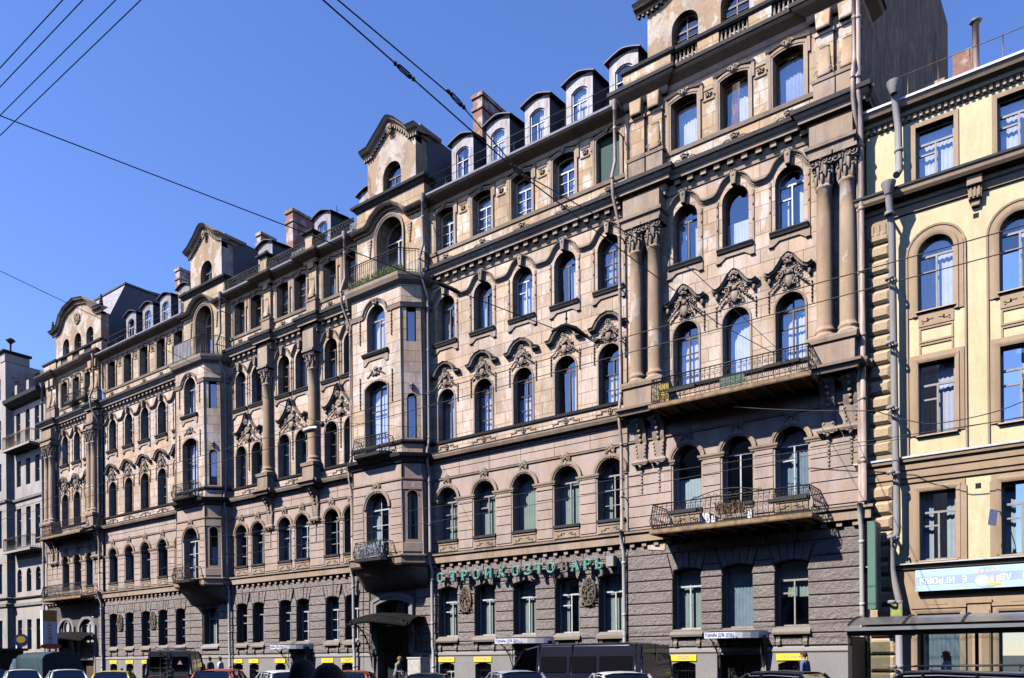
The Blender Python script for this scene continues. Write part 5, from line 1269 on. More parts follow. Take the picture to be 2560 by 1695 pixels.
M['lgreen']=plain('green_letter_face',(.07,.26,.18),.5,0,.15,20,c2=(.25,.45,.38),at=.6); M['lpale']=plain('pale_letter_case',(.33,.44,.40),.6,0,.15,20); M['ldark']=plain('burnt_letter',(.16,.13,.11),.8,0,.2,20)
LET={ # strokes in a unit box, (points, thick?)
'С':[([(.86,.75),(.72,.93),(.5,1),(.26,.92),(.12,.72),(.08,.5),(.12,.28),(.26,.08),(.5,0),(.74,.06),(.88,.22)],0),([(.16,.3),(.12,.5),(.16,.7)],1)],
'Т':[([(.5,0),(.5,1)],1),([(.05,.82),(.08,1),(.92,1),(.95,.82)],0),([(.32,0),(.68,0)],0)],
'Р':[([(.28,0),(.28,1)],1),([(.1,1),(.6,1),(.82,.88),(.86,.74),(.8,.58),(.6,.48),(.3,.48)],0),([(.1,0),(.48,0)],0),([(.82,.62),(.84,.86)],1)],
'О':[([(.5+.42*math.cos(a*PI/8),.5+.5*math.sin(a*PI/8)) for a in range(17)],0),([(.12,.3),(.1,.5),(.12,.7)],1),([(.88,.3),(.9,.5),(.88,.7)],1)],
'И':[([(.2,0),(.2,1)],1),([(.8,0),(.8,1)],1),([(.2,.1),(.8,.9)],0),([(.04,1),(.36,1)],0),([(.64,1),(.96,1)],0),([(.04,0),(.36,0)],0),([(.64,0),(.96,0)],0)],
'Х':[([(.2,1),(.8,0)],1),([(.8,1),(.2,0)],0),([(.04,1),(.38,1)],0),([(.62,1),(.96,1)],0),([(.04,0),(.38,0)],0),([(.62,0),(.96,0)],0)],
'З':[([(.12,.78),(.25,.95),(.5,1),(.74,.92),(.8,.76),(.7,.58),(.42,.53),(.75,.48),(.88,.28),(.78,.08),(.5,0),(.2,.06),(.08,.24)],0),([(.86,.4),(.86,.16)],1)],
'А':[([(.5,1),(.86,0)],1),([(.5,1),(.16,0)],0),([(.27,.36),(.7,.36)],0),([(.02,0),(.34,0)],0),([(.66,0),(1,0)],0)],
'Ь':[([(.3,0),(.3,1)],1),([(.3,.52),(.62,.52),(.84,.4),(.84,.14),(.62,0),(.1,0)],0),([(.12,1),(.46,1)],0),([(.84,.16),(.84,.38)],1)],
'В':[([(.25,0),(.25,1)],1),([(.1,1),(.6,1),(.78,.9),(.78,.64),(.6,.53),(.3,.53)],0),([(.6,.53),(.86,.42),(.86,.12),(.62,0),(.1,0)],0)]}
sg=thing('shop_sign','row of green serif box letters over the ground-floor windows below the dentilled ledge','sign',(0,0,0))
sx0,sx1=-23.08,-15.2; lets='СТРОИХОЗТОВАРЬ'; pos=[-23.08,-22.28,-21.50,-20.78,-20.08,-19.38,-18.65,-17.98,-17.35,-16.78]
pxs=[-23.07,-22.33,-21.72,-21.07,-20.42,-19.75,-19.02,-18.43,-17.88,-17.33,-16.72,-16.22,-15.68,-15.18]
for ch,x in zip(lets,pxs):
    W_,H_=.38,.36; z0=4.96; d=.42
    def strokes(th_t,th_n,d0,d1):
        m=MB()
        for pts,t in LET[ch]:
            hw=th_t if t else th_n
            m.sweep_el([(x-W_/2+a*W_,z0+b_*H_) for a,b_ in pts],[(-hw,d0),(-hw,d1),(hw,d1),(hw,d0)])
        return m
    c_=strokes(.052,.034,d-.16,d)
    if ch=='В': c_.build('letter',M['ldark'],sg)
    else:
        o=c_.build('letter',M['lpale'],sg); strokes(.036,.019,d,d+.012).build('letter_face',M['lgreen'],o)
m=MB(); 
for z in(5.06,5.22): m.tube([(sx0-.1,.14,z),(sx1+.5,.14,z)],.016,4)
for i in range(14): m.box(pxs[i]-.015,pxs[i]+.015,.03,.27,5.05,5.08)
m.build('mounting_rail',M['iron'],sg)
m=MB(); m.box(-14.86,-14.55,.12,.42,5.0,5.38); m.build('transformer_box',M['frameg'],sg)
# yellow notices over the cellar windows
M['yellow']=plain('yellow_notice',(.80,.60,.02),.6,0,.05,5,0); M['violet']=plain('violet_print',(.28,.16,.42),.6,0,.05,5,0); M['bluep']=plain('blue_print',(.10,.16,.50),.6,0,.05,5,0); M['white']=plain('white_sign_paint',(.80,.80,.80),.5,0,.05,5,0)
NT=[(-11.92,.96,'ФУРНИТУРА\nДЛЯ МЕБЕЛИ','yellow sign with two printed lines, left of the shop door below the columns',ED),(-8.18,.98,'ПОГОНАЖ','yellow sign reading ПОГОНАЖ above the cellar window behind the man in the blue jacket',ED),
 (-23.05,.92,'САНТЕХНИКА','yellow sign above the cellar window just right of the white drainpipe and grey cabinet',0),(-21.03,.95,'ИНСТРУМЕНТ','yellow sign above the cellar window left of the awning beside the big dark van',0),
 (-38.3,.85,'ЗАМКИ','yellow sign just right of the white pipe behind the red estate car',0),(-36.87,.85,'ОБОИ','yellow sign above the second cellar window left of the small dark-topped awning',0),(-34.6,.86,'КЛЕЙ','yellow sign directly left of the awning behind the two dark heads',0),
 (-30.86,.88,'КРАСКИ','yellow sign above the cellar window just right of the nearer dark head',0),(-29.41,.9,'СТРОИТЕЛЬНЫЕ\nСМЕСИ','yellow sign left of the white pipe beside the black entrance canopy',0),
 (-51.97,.9,'ЛАКИ','yellow sign farthest left, beside the far white drainpipe',0),(-49.93,.9,'ГВОЗДИ','second yellow sign from the left, between two far cellar windows',0),(-47.97,.9,'КРАН','third yellow sign from the left, just left of the grey van roof',0),(-43.2,.95,'СКОБЯНЫЕ','yellow sign behind the two standing people near the far white pipe',0)]
for u,w_,s,lab,d in NT:
    t=thing('notice_board',lab,'sign',(0,0,0),0,'yellow signs over the cellar windows'); m=MB(); m.box(u-w_/2,u+w_/2,d+.055,d+.085,1.50,1.715); m.build('panel',M['yellow'],t)
    two='\n' in s; text_obj(s,.075 if two else .125,.001,M['violet'],'lettering',t,0.0,.9,False,(u,-(d+.088),1.607))
# ---------------- shop awnings ----------------
def awning(u0,u1,z,dep,wd,lab,txt=True,ironl=True):
    t=thing('shop_awning',lab,'awning',(0,0,0),0,'shop awnings with blue lettering')
    # curved valance: straight along the front then sweeping back to the wall on the right
    path=[(u0,dep)]+[(u0+(u1-u0)*f,dep-(dep*.98)*max(0,(f-.45)/.55)**1.7) for f in(.15,.3,.45,.55,.65,.75,.85,.93,1)]
    m=MB(); m.sweep_plan(path,[(-.02,z),(0,z),(.02,z+.19),(-.02,z+.19)]); m.build('valance',M['white'],t)
    r_=MB(); rows=[[(u,d,z+.19) for u,d in path],[(u,d*.5,z+.26) for u,d in path],[(u,.05,z+.22) for u,d in path]]; r_.grid(rows,True)
    r_.grid([[(u,d,z) for u,d in path],[(u,.05,z) for u,d in path]],True); r_.poly([(u0,dep,z),(u0,dep,z+.19),(u0,.05,z+.22),(u0,.05,z)]); r_.build('canopy_roof',M['sheet'],t)
    k=MB()
    for u in(u0+.12,u1-.25):
        k.tube([(u,dep*.85 if u<u0+1 else dep*.35,z),(u,dep*.6 if u<u0+1 else dep*.3,z-.15),(u,dep*.3,z-.5),(u,.16,z-.95)],.02,5); k.tube([(u,.16,z-.05),(u,.14,z-1.0)],.018,5)
        for i in range(4): k.spiral(u,.2+i*.16 if u<u0+1 else .2,z-.18-.12*(3-i),.07,1.3,.014,1)
        for i in range(3): k.tube([(u,.2+.1*i,z-.1-.2*i),(u,.4,z-.2)],.012,4)
    k.build('iron_bracket',M['iron'],t)
    k=MB(); k.grid([[(u1-.12,.05,z+.1-1.5*f),(u1-.12,.05+dep*.42*(1-f)**.5,z+.1-1.5*f)] for f in[j/8 for j in range(9)]],True); k.build('side_cheek',M['sheet'],t)
    if txt: text_obj('ТОВАРЫ ДЛЯ ДОМА',.155,.001,M['bluep'],'lettering',t,.002,.66 if u1-u0<2 else .82,False,(u0+.60*(1 if u1-u0>2 else .78)+.06,-(dep+.025),z+.10))
awning(-10.72,-8.85,2.24,1.15,1,'white valanced awning over the shop door between the two right-hand yellow signs')
awning(-19.52,-17.3,2.22,1.15,1,'white valanced awning partly hidden by the big dark van')
awning(-33.9,-31.9,2.20,1.2,1,'white valanced awning above the two dark heads, in the building centre')
M['blackroof']=plain('black_canopy_sheet',(.012,.011,.010),.9,0,.2,6,spec=.08)
# entrance canopies of iron and sheet
def canopy(u0,u1,z,dep,lab,near=True):
    t=thing('entrance_canopy',lab,'canopy'); rows=[]
    n=12
    for i in range(n+1):
        f=i/n; u=u0+(u1-u0)*f; dd=dep*(.80+.20*math.sin(PI*f)) if f<.7 else dep*(.96-.9*(f-.7)); zz=z+.16*math.sin(PI*min(1,f*1.1))-.12*f
        rows.append([(u,0.06,zz+.42),(u,dd*.4,zz+.40),(u,dd*.8,zz+.26),(u,dd,zz+.04),(u,dd+.02,zz-.10),(u,dd-.03,zz-.08),(u,dd*.6,zz+.2),(u,.06,zz+.28)])
    m=MB(); m.grid(rows,True); m.build('canopy_roof',M['blackroof'],t)
    k=MB()
    for u in(u0+.35,u1-.12):
        k.tube([(u,dep*.95,z+.1),(u,dep*.72,z+.02),(u,dep*.42,z-.35),(u,.3,z-.95),(u,.14,z-1.9)],.03,6); k.tube([(u,.13,z+.2),(u,.13,z-2.0)],.03,6)
        for i in range(6):
            f=i/5; k.spiral(u,dep*(.8-.62*f),z-.08-1.25*f*f,.11*(1-.3*f),1.4,.016,(-1)**i); k.tube([(u,dep*(.85-.66*f),z+.02-1.2*f*f),(u,.14,z-.3-1.4*f)],.012,4)
    k.build('iron_bracket',M['iron'],t)
    f=MB(); 
    for i in range(16):
        q=i/15; u=u0+.05+(u1-u0-.1)*q; f.spiral(u,dep*.9 if q<.75 else dep*.8,z-.02,.07,1.2,.012,(-1)**i)
    f.build('fringe',M['iron'],t)
canopy(-28.0,-24.3,3.25,1.55,'black curved sheet canopy over the dark arched entrance under the nearer bay')
canopy(-59.8,-54.2,3.2,1.4,'black iron canopy across both doorways at the far end of the facade')
# entrance recess darkness is painted: near-black door leaves and vestibule wall
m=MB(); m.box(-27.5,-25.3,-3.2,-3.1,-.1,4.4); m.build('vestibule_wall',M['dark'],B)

# ---------------- banner, hanging signs ----------------
t=thing('shop_banner','long pale blue banner over the shop front of the yellow building','banner')
M['bannerb']=plain('pale_blue_banner',(.42,.60,.80),.5,0,.05,4,0); M['bannerd']=plain('banner_darker_band',(.33,.42,.70),.5,0,.05,4,0); M['red']=plain('red_print',(.55,.08,.06),.6,0,.1,5,0); M['pink']=plain('pink_print',(.75,.50,.45),.6,0,.1,5,0); M['cyan']=plain('cyan_print',(.62,.78,.85),.6,0,.1,5,0)
def by(z): return z
m=MB(); m.box(-4.55,3.2,.08,.20,3.50,4.12); m.build('panel',M['bannerb'],t)
m=MB(); m.box(-4.54,-2.95,.2,.204,3.68,3.92); m.box(-3.0,-.2,.2,.2035,3.70,3.94); m.build('print_band',M['bannerd'],t)
text_obj('ИГРОВЫ',.24,.001,M['white'],'lettering',t,.004,.9,True,(-3.98,-.208,3.80)); text_obj('Е',.24,.001,M['white'],'lettering',t,.004,.9,True,(-3.28,-.208,3.80)); text_obj('АВ',.24,.001,M['white'],'lettering',t,.004,.9,True,(-2.28,-.208,3.80))
m=MB(); m.prism([(-2.95+.35*math.cos(a*PI/8)+.22,3.80+.30*math.sin(a*PI/8)) for a in range(16)],.2,.2055); m.build('logo_disc',M['bannerd'],t)
m=MB(); m.prism([(-2.85+.17*math.cos(a*PI/6),3.72+.16*math.sin(a*PI/6)) for a in range(12)],.2,.2075); m.build('logo_disc',M['cyan'],t)
m=MB()
for i in range(5): m.box(-3.02+i*.13,-2.93+i*.13,.2,.2085,3.92+.01*i,4.03)
for x in(-2.66,-2.5): m.box(x,x+.10,.2,.2085,3.62,3.84)
m.build('logo_print',M['pink'],t)
m=MB(); m.box(-2.70,-2.40,.2,.209,3.58,3.64); m.build('logo_print',M['yellow'],t)
m=MB(); m.prism([(-1.55+.33*math.cos(a*PI/8),3.80+.30*math.sin(a*PI/8)) for a in range(16)],.2,.2055); m.build('logo_disc',M['cyan'],t)
# green vertical box sign
M['greenbox']=plain('green_sign_case',(.085,.17,.125),.7,0,.15,5,streak=True,c2=(.10,.15,.12),at=.55); M['greybox']=plain('grey_sign_face',(.20,.23,.20),.6,.1,.2,6,streak=True,c2=(.14,.13,.12),at=.55)
t=thing('vertical_sign','tall green box sign with letters reading downward beside the drainpipes right of the granite wall','sign')
m=MB(); m.box(-5.68,-5.47,.30,1.0,3.0,5.58); m.build('case',M['greenbox'],t)
m=MB(); m.box(-5.468,-5.455,.32,.98,3.02,5.56); m.build('face',M['greybox'],t)
m=MB(); m.box(-5.452,-5.445,.34,.96,3.30,3.46); m.build('red_band',M['rust'],t)
for i,ch in enumerate('СТРОЙХОЗ'): text_obj(ch,.34,.003,M['ldark'],'letter',t,.006,1.3,False,(-5.449,-.65,5.28-i*.245),(PI/2,0,PI/2))
m=MB(); 
for z in(3.2,4.3,5.4): m.box(-5.60,-5.55,0,.3,z-.03,z+.03)
m.build('bracket',M['rust'],t)
t=thing('poster_board','small olive and white advertising board hanging between the two drainpipes above the shelter','sign'); m=MB(); m.box(-5.16,-4.84,.5,.56,2.75,3.18); m.build('panel',M['yellow'] if False else M['greybox'],t); m=MB(); m.box(-5.12,-4.88,.56,.565,2.8,3.12); m.build('print',plain('olive_print',(.32,.32,.08),.7,0,.2,8,0),t)
t=thing('flag_sign','small blue projecting sign on the yellow wall between two windows','sign'); m=MB(); m.prism([(-2.66,5.22),(-2.47,5.16),(-2.42,5.58),(-2.60,5.64)],.55,.59); m.build('panel',plain('blue_sign_panel',(.05,.07,.17),.6,0,.1,5,0),t); m=MB(); m.tube([(-2.4,0,5.62),(-2.55,.6,5.6)],.012,5); m.build('arm',M['iron'],t)
# signs standing at the kerb far left
t=thing('pylon_sign','tall narrow box sign with orange top and red vertical letters over a red oval','sign'); 
m=MB(); m.box(-52.75,-52.45,3.3,4.15,2.72,4.85); m.build('case',M['white'],t)
m=MB(); m.box(-52.448,-52.44,3.34,4.11,4.15,4.82); m.build('orange_panel',plain('orange_print',(.55,.26,.05),.6,0,.15,6,0),t); text_obj('ЦЕНТР',.30,.002,M['red'],'lettering',t,.004,1.2,False,(-52.44,-3.72,3.45),(PI/2,0,PI/2)) 
for o in t.children:
    if o.name.startswith('lettering'):
        me=o.data; me.transform(Matrix.Translation((-52.44,-3.72,3.45))@Matrix.Rotation(PI/2,4,'X')@Matrix.Translation((52.44,3.72,-3.45)))
m=MB(-52.4,-3.7,PI/2); m.prism([(.62*math.cos(a*PI/8),2.62+.17*math.sin(a*PI/8)) for a in range(16)],-.05,.05); m.build('red_oval',M['red'],t)
m=MB(); m.tube([(-52.6,3.7,0),(-52.6,3.7,2.8)],.06,8); m.build('post',M['gutter'],t)
t=thing('round_sign','round dark blue sign with yellow emblem on a post at the left edge','sign')
m=MB(-55.9,-4.0,R(55)); m.prism([(.42*math.cos(a*PI/10),3.05+.42*math.sin(a*PI/10)) for a in range(20)],-.04,.04); m.build('disc',plain('dark_blue_sign',(.04,.05,.22),.5,0,.1,5,0),t)
m=MB(-55.9,-4.0,R(55)); m.prism([(.26*math.cos(a*PI/10),3.10+.22*math.sin(a*PI/10)) for a in range(20)],.04,.046); m.build('emblem',M['yellow'],t)
m=MB(); m.tube([(-55.9,4.0,0),(-55.9,4.0,2.7)],.05,6); m.box(-56.45,-56.3,3.9,4.1,2.3,3.3); m.build('post',M['white'],t)
t=thing('kiosk','dark street kiosk cut off by the left edge of the picture','kiosk')
m=MB(); m.box(-58.5,-53.8,4.7,7.2,-.1,2.35); m.build('body',M['dark'],t); m=MB(); m.box(-58.7,-53.6,4.5,7.4,2.35,2.5); m.build('roof',M['sheet'],t); m=MB(); m.box(-58,-54.3,7.2,7.23,1.0,2.0); m.build('glazing',M['glass2'],t)
t=thing('utility_cabinet','weathered grey metal cabinet on the pavement right of the black entrance canopy','cabinet')
m=MB(); m.box(-23.50,-22.78,1.4,2.0,0,1.66); m.build('body',plain('chalky_cabinet_paint',(.50,.49,.44),.7,.1,.2,5,c2=(.30,.28,.20),at=.5),t); m=MB(); m.box(-23.53,-22.75,1.37,2.03,1.66,1.72); m.build('lid',M['gutter'],t); m=MB(); m.box(-23.44,-22.84,2.0,2.012,.1,1.55); m.build('door',plain('chalky_door_paint',(.46,.45,.40),.7,.1,.2,6,c2=(.28,.26,.18),at=.5),t)
# ---------------- bus shelter ----------------
t=thing('bus_shelter','dark glazed bus shelter with curved smoked roof in front of the yellow building','bus shelter')
s0,s1=-5.45,-1.45
M['smoke']=plain('smoked_acrylic',(.10,.09,.085),.25,0,.15,12,0,.5)
for i in range(3):
    a,b=s0+.06+(s1-s0-.12)*i/3,s0+.06+(s1-s0-.12)*(i+1)/3
    m=MB(); m.grid([[(x,4.35-1.75*f,2.34+.32*math.sin(PI*(.08+.62*f))) for f in[j/8 for j in range(9)]] for x in(a+.04,b-.04)],True); m.build('roof_panel',M['smoke'],t)
m=MB()
for i in range(4):
    x=s0+.06+(s1-s0-.12)*i/3; m.tube([(x,4.35-1.75*f,2.35+.32*math.sin(PI*(.08+.62*f))) for f in[j/8 for j in range(9)]],.035,6)
for x,d in((s0+.1,2.7),(s1-.1,2.7),(s0+1.5,2.7),(s0+2.75,2.7)): m.box(x-.04,x+.04,d-.04,d+.04,0,2.45)
m.box(s0,s1,2.64,2.76,2.38,2.5); m.build('frame',M['iron'],t)
m=MB(); m.box(s0-.02,s1+.02,4.30,4.42,2.27,2.36); m.build('gutter',plain('bright_steel_edge',(.7,.72,.75),.25,.8,.05,6,0),t)
m=MB(); m.box(s0,s1,4.26,4.30,2.14,2.30); m.build('fascia',M['iron'],t)
m=MB(); m.box(s0,s0+.10,2.7,4.2,0,2.1); m.box(s0+.02,s0+.08,2.7,4.25,1.95,2.14); m.build('side_panel',M['iron'],t)
m=MB(); m.box(s0+.12,s0+.70,2.66,2.68,.4,2.0); m.build('poster_panel',M['glass2'],t)
m=MB()
for a,b in((s0+1.6,s0+2.65),(s0+2.85,s1-.2)): m.poly([(a,2.7,.4),(b,2.7,.4),(b,2.7,2.3),(a,2.7,2.3)])
m.build('pane',M['glass2'],t)
m=MB(); m.box(s0+1.0,s1-.4,2.9,3.3,.42,.46); m.build('bench',M['frameb'],t)
# ---------------- vehicles ----------------
def carpaint(name,c,rough=.4,coat=.25): 
    return plain(name,c,rough,.15,.08,3,0,.5,coat)
M['blackglass']=plain('tinted_black_window',(.006,.006,.008),.12,0,.05,3,0,.5)
M['rubber']=plain('tyre_rubber',(.025,.025,.025),.9); M['hub']=plain('wheel_hub',(.4,.4,.42),.4,.6); M['lens']=plain('headlamp_lens',(.75,.75,.72),.15,0,.05,5,0); M['tail']=plain('tail_lamp_lens',(.35,.02,.02),.2,0,.05,5,0)
def car(lab,x,y,head,paint,L=4.1,W=1.62,H=1.40,kind='sedan',rack=False,name='parked_car',extras=None,roofpaint=None):
    """local frame: +u forward, d sideways, z up; head = heading angle of +u in the world"""
    t=thing(name,lab,'van' if kind in('van','truck') else 'car',(x,y,-.12),head)
    h=W/2
    if kind=='sedan':  low=[(-L/2,.45,.80),(-L/2+.05,.30,.86),(-.95*L/4*1.6,.26,.90),(-.9,.26,.92),(.0,.24,.92),(.75,.24,.92),(L/2-.5,.26,.82),(L/2-.04,.30,.72),(L/2,.40,.62)]; cab=[(-1.38,.90),(-.92,H-.03),(-.3,H),(.25,H-.02),(1.02,.90)]
    elif kind=='hatch': low=[(-L/2,.40,.85),(-L/2+.05,.28,.92),(-.9,.25,.92),(.0,.24,.92),(.75,.24,.92),(L/2-.45,.26,.82),(L/2-.04,.30,.72),(L/2,.40,.62)]; cab=[(-L/2+.12,.92),(-L/2+.48,H-.05),(-.3,H),(.3,H-.02),(1.1,.90)]
    elif kind=='van':  low=[(-L/2,.40,1.15),(-L/2+.03,.30,1.20),(0,.28,1.20),(L/2-1.2,.28,1.18),(L/2-.9,.30,1.05),(L/2-.1,.32,.90),(L/2,.42,.75)]; cab=[(-L/2+.03,1.18),(-L/2+.08,H-.34),(-L/2+.2,H-.10),(-L/2+.5,H),(L/2-1.9,H-.01),(L/2-1.5,H-.10),(L/2-.78,1.06)]
    rows=[]
    for u,zb,zt in low:
        ty=.04*(1 if abs(u)>L/2-.3 else 0); hh=h-(.10 if abs(u)>L/2-.08 else .03 if abs(u)>L/2-.5 else 0)
        rows.append([(u,-hh+.05,zb),(u,-hh,zb+.10),(u,-hh-.0,zt-.18),(u,-hh+.05,zt-.03),(u,-hh+.16,zt),(u,hh-.16,zt),(u,hh-.05,zt-.03),(u,hh,zt-.18),(u,hh,zb+.10),(u,hh-.05,zb)])
    m=MB(); Rr=m.grid(rows,True,True); m.face(Rr[0]); m.face(Rr[-1][::-1]); body=m.build('body',paint,t)
    # cabin: glasshouse plus roof and pillars
    def wid(z): 
        b0=.92 if kind!='van' else 1.18
        f=(z-b0)/(H-b0); return h-.06-(.17 if kind!='van' else .10)*max(0,f)
    n=len(cab); gl=MB(); 
    A=[gl.p(u,-wid(z)+.012,z-.012) for u,z in cab]; Bq=[gl.p(u,wid(z)-.012,z-.012) for u,z in cab]
    gl.face(A); gl.face(Bq[::-1])
    for i in range(n-1): gl.face((A[i],A[i+1],Bq[i+1],Bq[i]))
    gl.build('glazing',M['carglass'],t)
    rf=MB(); top=[(u,z) for u,z in cab[1:-1]]
    rows=[]
    for u,z in top: w_=wid(z); rows.append([(u,-w_-.01,z-.07),(u,-w_+.02,z-.01),(u,-w_*.6,z+.025),(u,0,z+.035),(u,w_*.6,z+.025),(u,w_-.02,z-.01),(u,w_+.01,z-.07)])
    rf.grid(rows,True)
    rf.build('roof',roofpaint or paint,t)
    pi=MB()
    def pillar(p,q,r_=.028):
        for s_ in(-1,1): pi.tube([(p[0],s_*wid(p[1]),p[1]),(q[0],s_*wid(q[1]),q[1]-.02)],r_,5)
    pillar(cab[0],cab[1],.045); pillar(cab[-1],cab[-2],.032)
    bz=.92 if kind!='van' else 1.18
    us=[-.05] if kind=='sedan' else [-.05,-.95] if kind=='hatch' else [L/2-2.05,L/2-3.2,-L/2+.25]
    for u in us: pillar((u,bz),(u,H-.01),.035)
    if kind=='van' :
        for s_ in(-1,1): 
            pi.grid([[(u,s_*(wid(z)+.012),z) for z in(1.12,1.5,H-.2,H-.07)] for u in(-L/2+.10,L/2-1.95)],True); pi.box(L/2-2.0,L/2-1.1,s_*wid(1.2)-.012,s_*wid(1.2)+.015,1.08,1.22)
            for a_,b_ in ((L/2-3.0,L/2-2.12),(L/2-4.0,L/2-3.12),(-L/2+.35,L/2-4.12)):
                if b_-a_>.2:
                    g2=MB(); g2.grid([[(u,s_*(wid(z)+.03),z) for z in(1.34,H-.36)] for u in(a_,b_)],False); g2.build('side_window',M['blackglass'],t)
        pi.box(-L/2+.05,-L/2+.10,-.05,.05,1.1,H-.05); pi.box(-L/2+.06,-L/2+.14,-wid(H)-.0,wid(H),H-.28,H-.05)
    pi.build('pillar',paint,t)
    for u in(-L/2+.72,L/2-.78):
        for s_ in(-1,1):
            w_=MB(); R0=.31 if kind!='van' else .35
            w_.frame(0,0,0); rows=[]
            pr=[(R0*.6,-.02),(R0*.66,.09),(R0*.95,.10),(R0,.06),(R0,-.06),(R0*.95,-.1),(R0*.6,-.1)]
            rows=[[(u+r_*math.cos(2*PI*k/16),s_*(h-.10)+o*s_,R0+r_*math.sin(2*PI*k/16)) for k in range(16)] for r_,o in pr]; w_.grid(rows,True,True)
            o=w_.build('wheel',M['rubber'],t); r2=MB(); r2.grid([[(u+r_*math.cos(2*PI*k/12),s_*(h-.10)+q_*s_,R0+r_*math.sin(2*PI*k/12)) for k in range(12)] for r_,q_ in((R0*.62,.04),(R0*.5,.02),(R0*.2,.07),(.001,.07))],True,True); r2.build('rim',M['hub'],o)
    for s_ in(-1,1):
        a=MB(); a.lump(L/2-.03,s_*(h-.28),.58 if kind!='van' else .80,.05,.15,.09); a.build('headlight',M['lens'],t)
        a=MB(); a.box(-L/2-.02,-L/2+.06,s_*(h-.24)-.12,s_*(h-.24)+.12,.62 if kind!='van' else .8,.78 if kind!='van' else 1.1); a.build('tail_light',M['tail'],t)
        a=MB(); a.lump(cab[-1][0]-.22,s_*(h+.08),.98 if kind!='van' else 1.3,.05,.09,.07 if kind!='van' else .12); a.build('wing_mirror',M['iron'],t)
        a=MB(); a.tube([(-.35,s_*(h+.01),.80),(-.20,s_*(h+.01),.80)],.014,5); a.build('door_handle',M['iron'],t)
    a=MB(); a.box(L/2-.08,L/2+.06,-h+.06,h-.06,.36,.47); a.build('bumper',M['iron'],t); a=MB(); a.box(-L/2-.06,-L/2+.08,-h+.06,h-.06,.36,.47); a.build('bumper',M['iron'],t)
    if kind=='van':
        a=MB(); 
        for s_ in(-1,1): a.prism([(0,0),(1,0),(1,1),(0,1)],0,.001) if False else None
        rows=[[(u-.015,-wid(z)-.01,z),(u-.015,wid(z)+.01,z)] for u,z in cab[:4]]; a.grid(rows,True); a.build('rear_door',paint,t)
    if rack or kind=='vanrack':
        a=MB()
        for s_ in(-1,1): a.tube([(cab[1][0]+.05,s_*.52,H+.12),(cab[-2][0],s_*.52,H+.10)],.016,5)
        for u in(cab[1][0]+.1,-.2,cab[-2][0]-.1): a.tube([(u,-.6,H+.02),(u,-.52,H+.10),(u,.52,H+.10),(u,.6,H+.02)],.014,5)
        a.build('roof_rack',M['iron'],t)
    return t
P_navy=carpaint('navy_paint',(.008,.009,.022),.3,.5); P_white=carpaint('white_paint',(.62,.62,.60)); P_red=carpaint('faded_red_paint',(.38,.05,.035),.45,.3); P_red2=carpaint('orange_red_paint',(.42,.05,.02),.45,.3); P_grey=carpaint('silver_grey_paint',(.34,.37,.44)); P_dark=carpaint('dark_green_grey_paint',(.03,.04,.04)); P_yel=carpaint('yellow_paint',(.65,.50,.08)); P_blue=carpaint('blue_paint',(.03,.06,.28)); P_gv=carpaint('dark_grey_van_paint',(.035,.038,.05),.5,.2); P_pale=carpaint('pale_grey_paint',(.58,.62,.66))
D45=R(90+38)
bv=car('big dark blue panel van with black side windows, parked under the third lampless wall section',-12.85,-5.75,PI,P_navy,5.5,1.95,2.16,'van',name='van')
bv['label']='big navy blue minibus van with black side windows, longest vehicle in the row'
# GAZ-like van seen from behind, with ladder and roof rack
v2=car('dark grey van seen from behind, ladder on its rear door',-33.6,-6.3,R(90+50),P_gv,4.7,1.9,2.22,'van',name='van',rack=True)
l_=MB(); h=4.7/2
for s_ in(-.32,-.05): l_.tube([(-h-.06,s_+.0,1.0),(-h+.02,s_,2.15)],.015,5)
for i in range(6): z=1.1+i*.19; l_.tube([(-h-.05+.01*i,-.32,z),(-h-.05+.01*i,-.05,z)],.012,5)
l_.build('ladder',M['iron'],v2)
l_=MB(); l_.poly([(-h-.03,.35,1.62),(-h-.03,.55,1.62),(-h-.03,.45,1.80)]); l_.build('triangle_sticker',M['pink'],v2)
for s_ in(-.45,.45):
    l_=MB(); l_.box(-h+.0,-h+.06,s_-.30,s_+.30,1.4,1.95); l_.build('rear_window',M['carglass'],v2)
gt=thing('canvas_truck','dark green truck with a rounded blue-green canvas cover at the far left','truck',(-47.6,-6.3,-.12),PI)
m=MB(); rows=[[(u,-.98,1.0),(u,-.98,1.95),(u,-.85,2.15),(u,-.45,2.28),(u,0,2.32),(u,.45,2.28),(u,.85,2.15),(u,.98,1.95),(u,.98,1.0)] for u in(-2.6,-1.5,-.4,.7)]; Rr=m.grid(rows,True); m.face(Rr[0]); m.face(Rr[-1][::-1]); m.build('canvas_cover',plain('blue_green_canvas',(.012,.035,.042),.8,0,.2,3),gt)
m=MB(); m.box(-2.6,.75,-.98,.98,.75,1.02); m.box(-2.5,2.6,-.5,.5,.5,.72); m.build('cargo_bed',P_dark,gt)
m=MB(); rows=[[(u,-.9,zb),(u,-.92,zt-.3),(u,-.8,zt),(u,.8,zt),(u,.92,zt-.3),(u,.9,zb)] for u,zb,zt in((.8,.5,1.9),(.95,.5,1.98),(1.5,.5,1.95),(1.95,.5,1.25),(2.55,.5,1.1),(2.65,.6,1.0))]; Rr=m.grid(rows,True,True); m.face(Rr[0]); m.face(Rr[-1][::-1]); m.build('cab',P_dark,gt)
m=MB(); m.poly([(1.53,-.7,1.9),(1.53,.7,1.9),(1.97,.75,1.3),(1.97,-.75,1.3)]); m.build('windscreen',M['carglass'],gt)
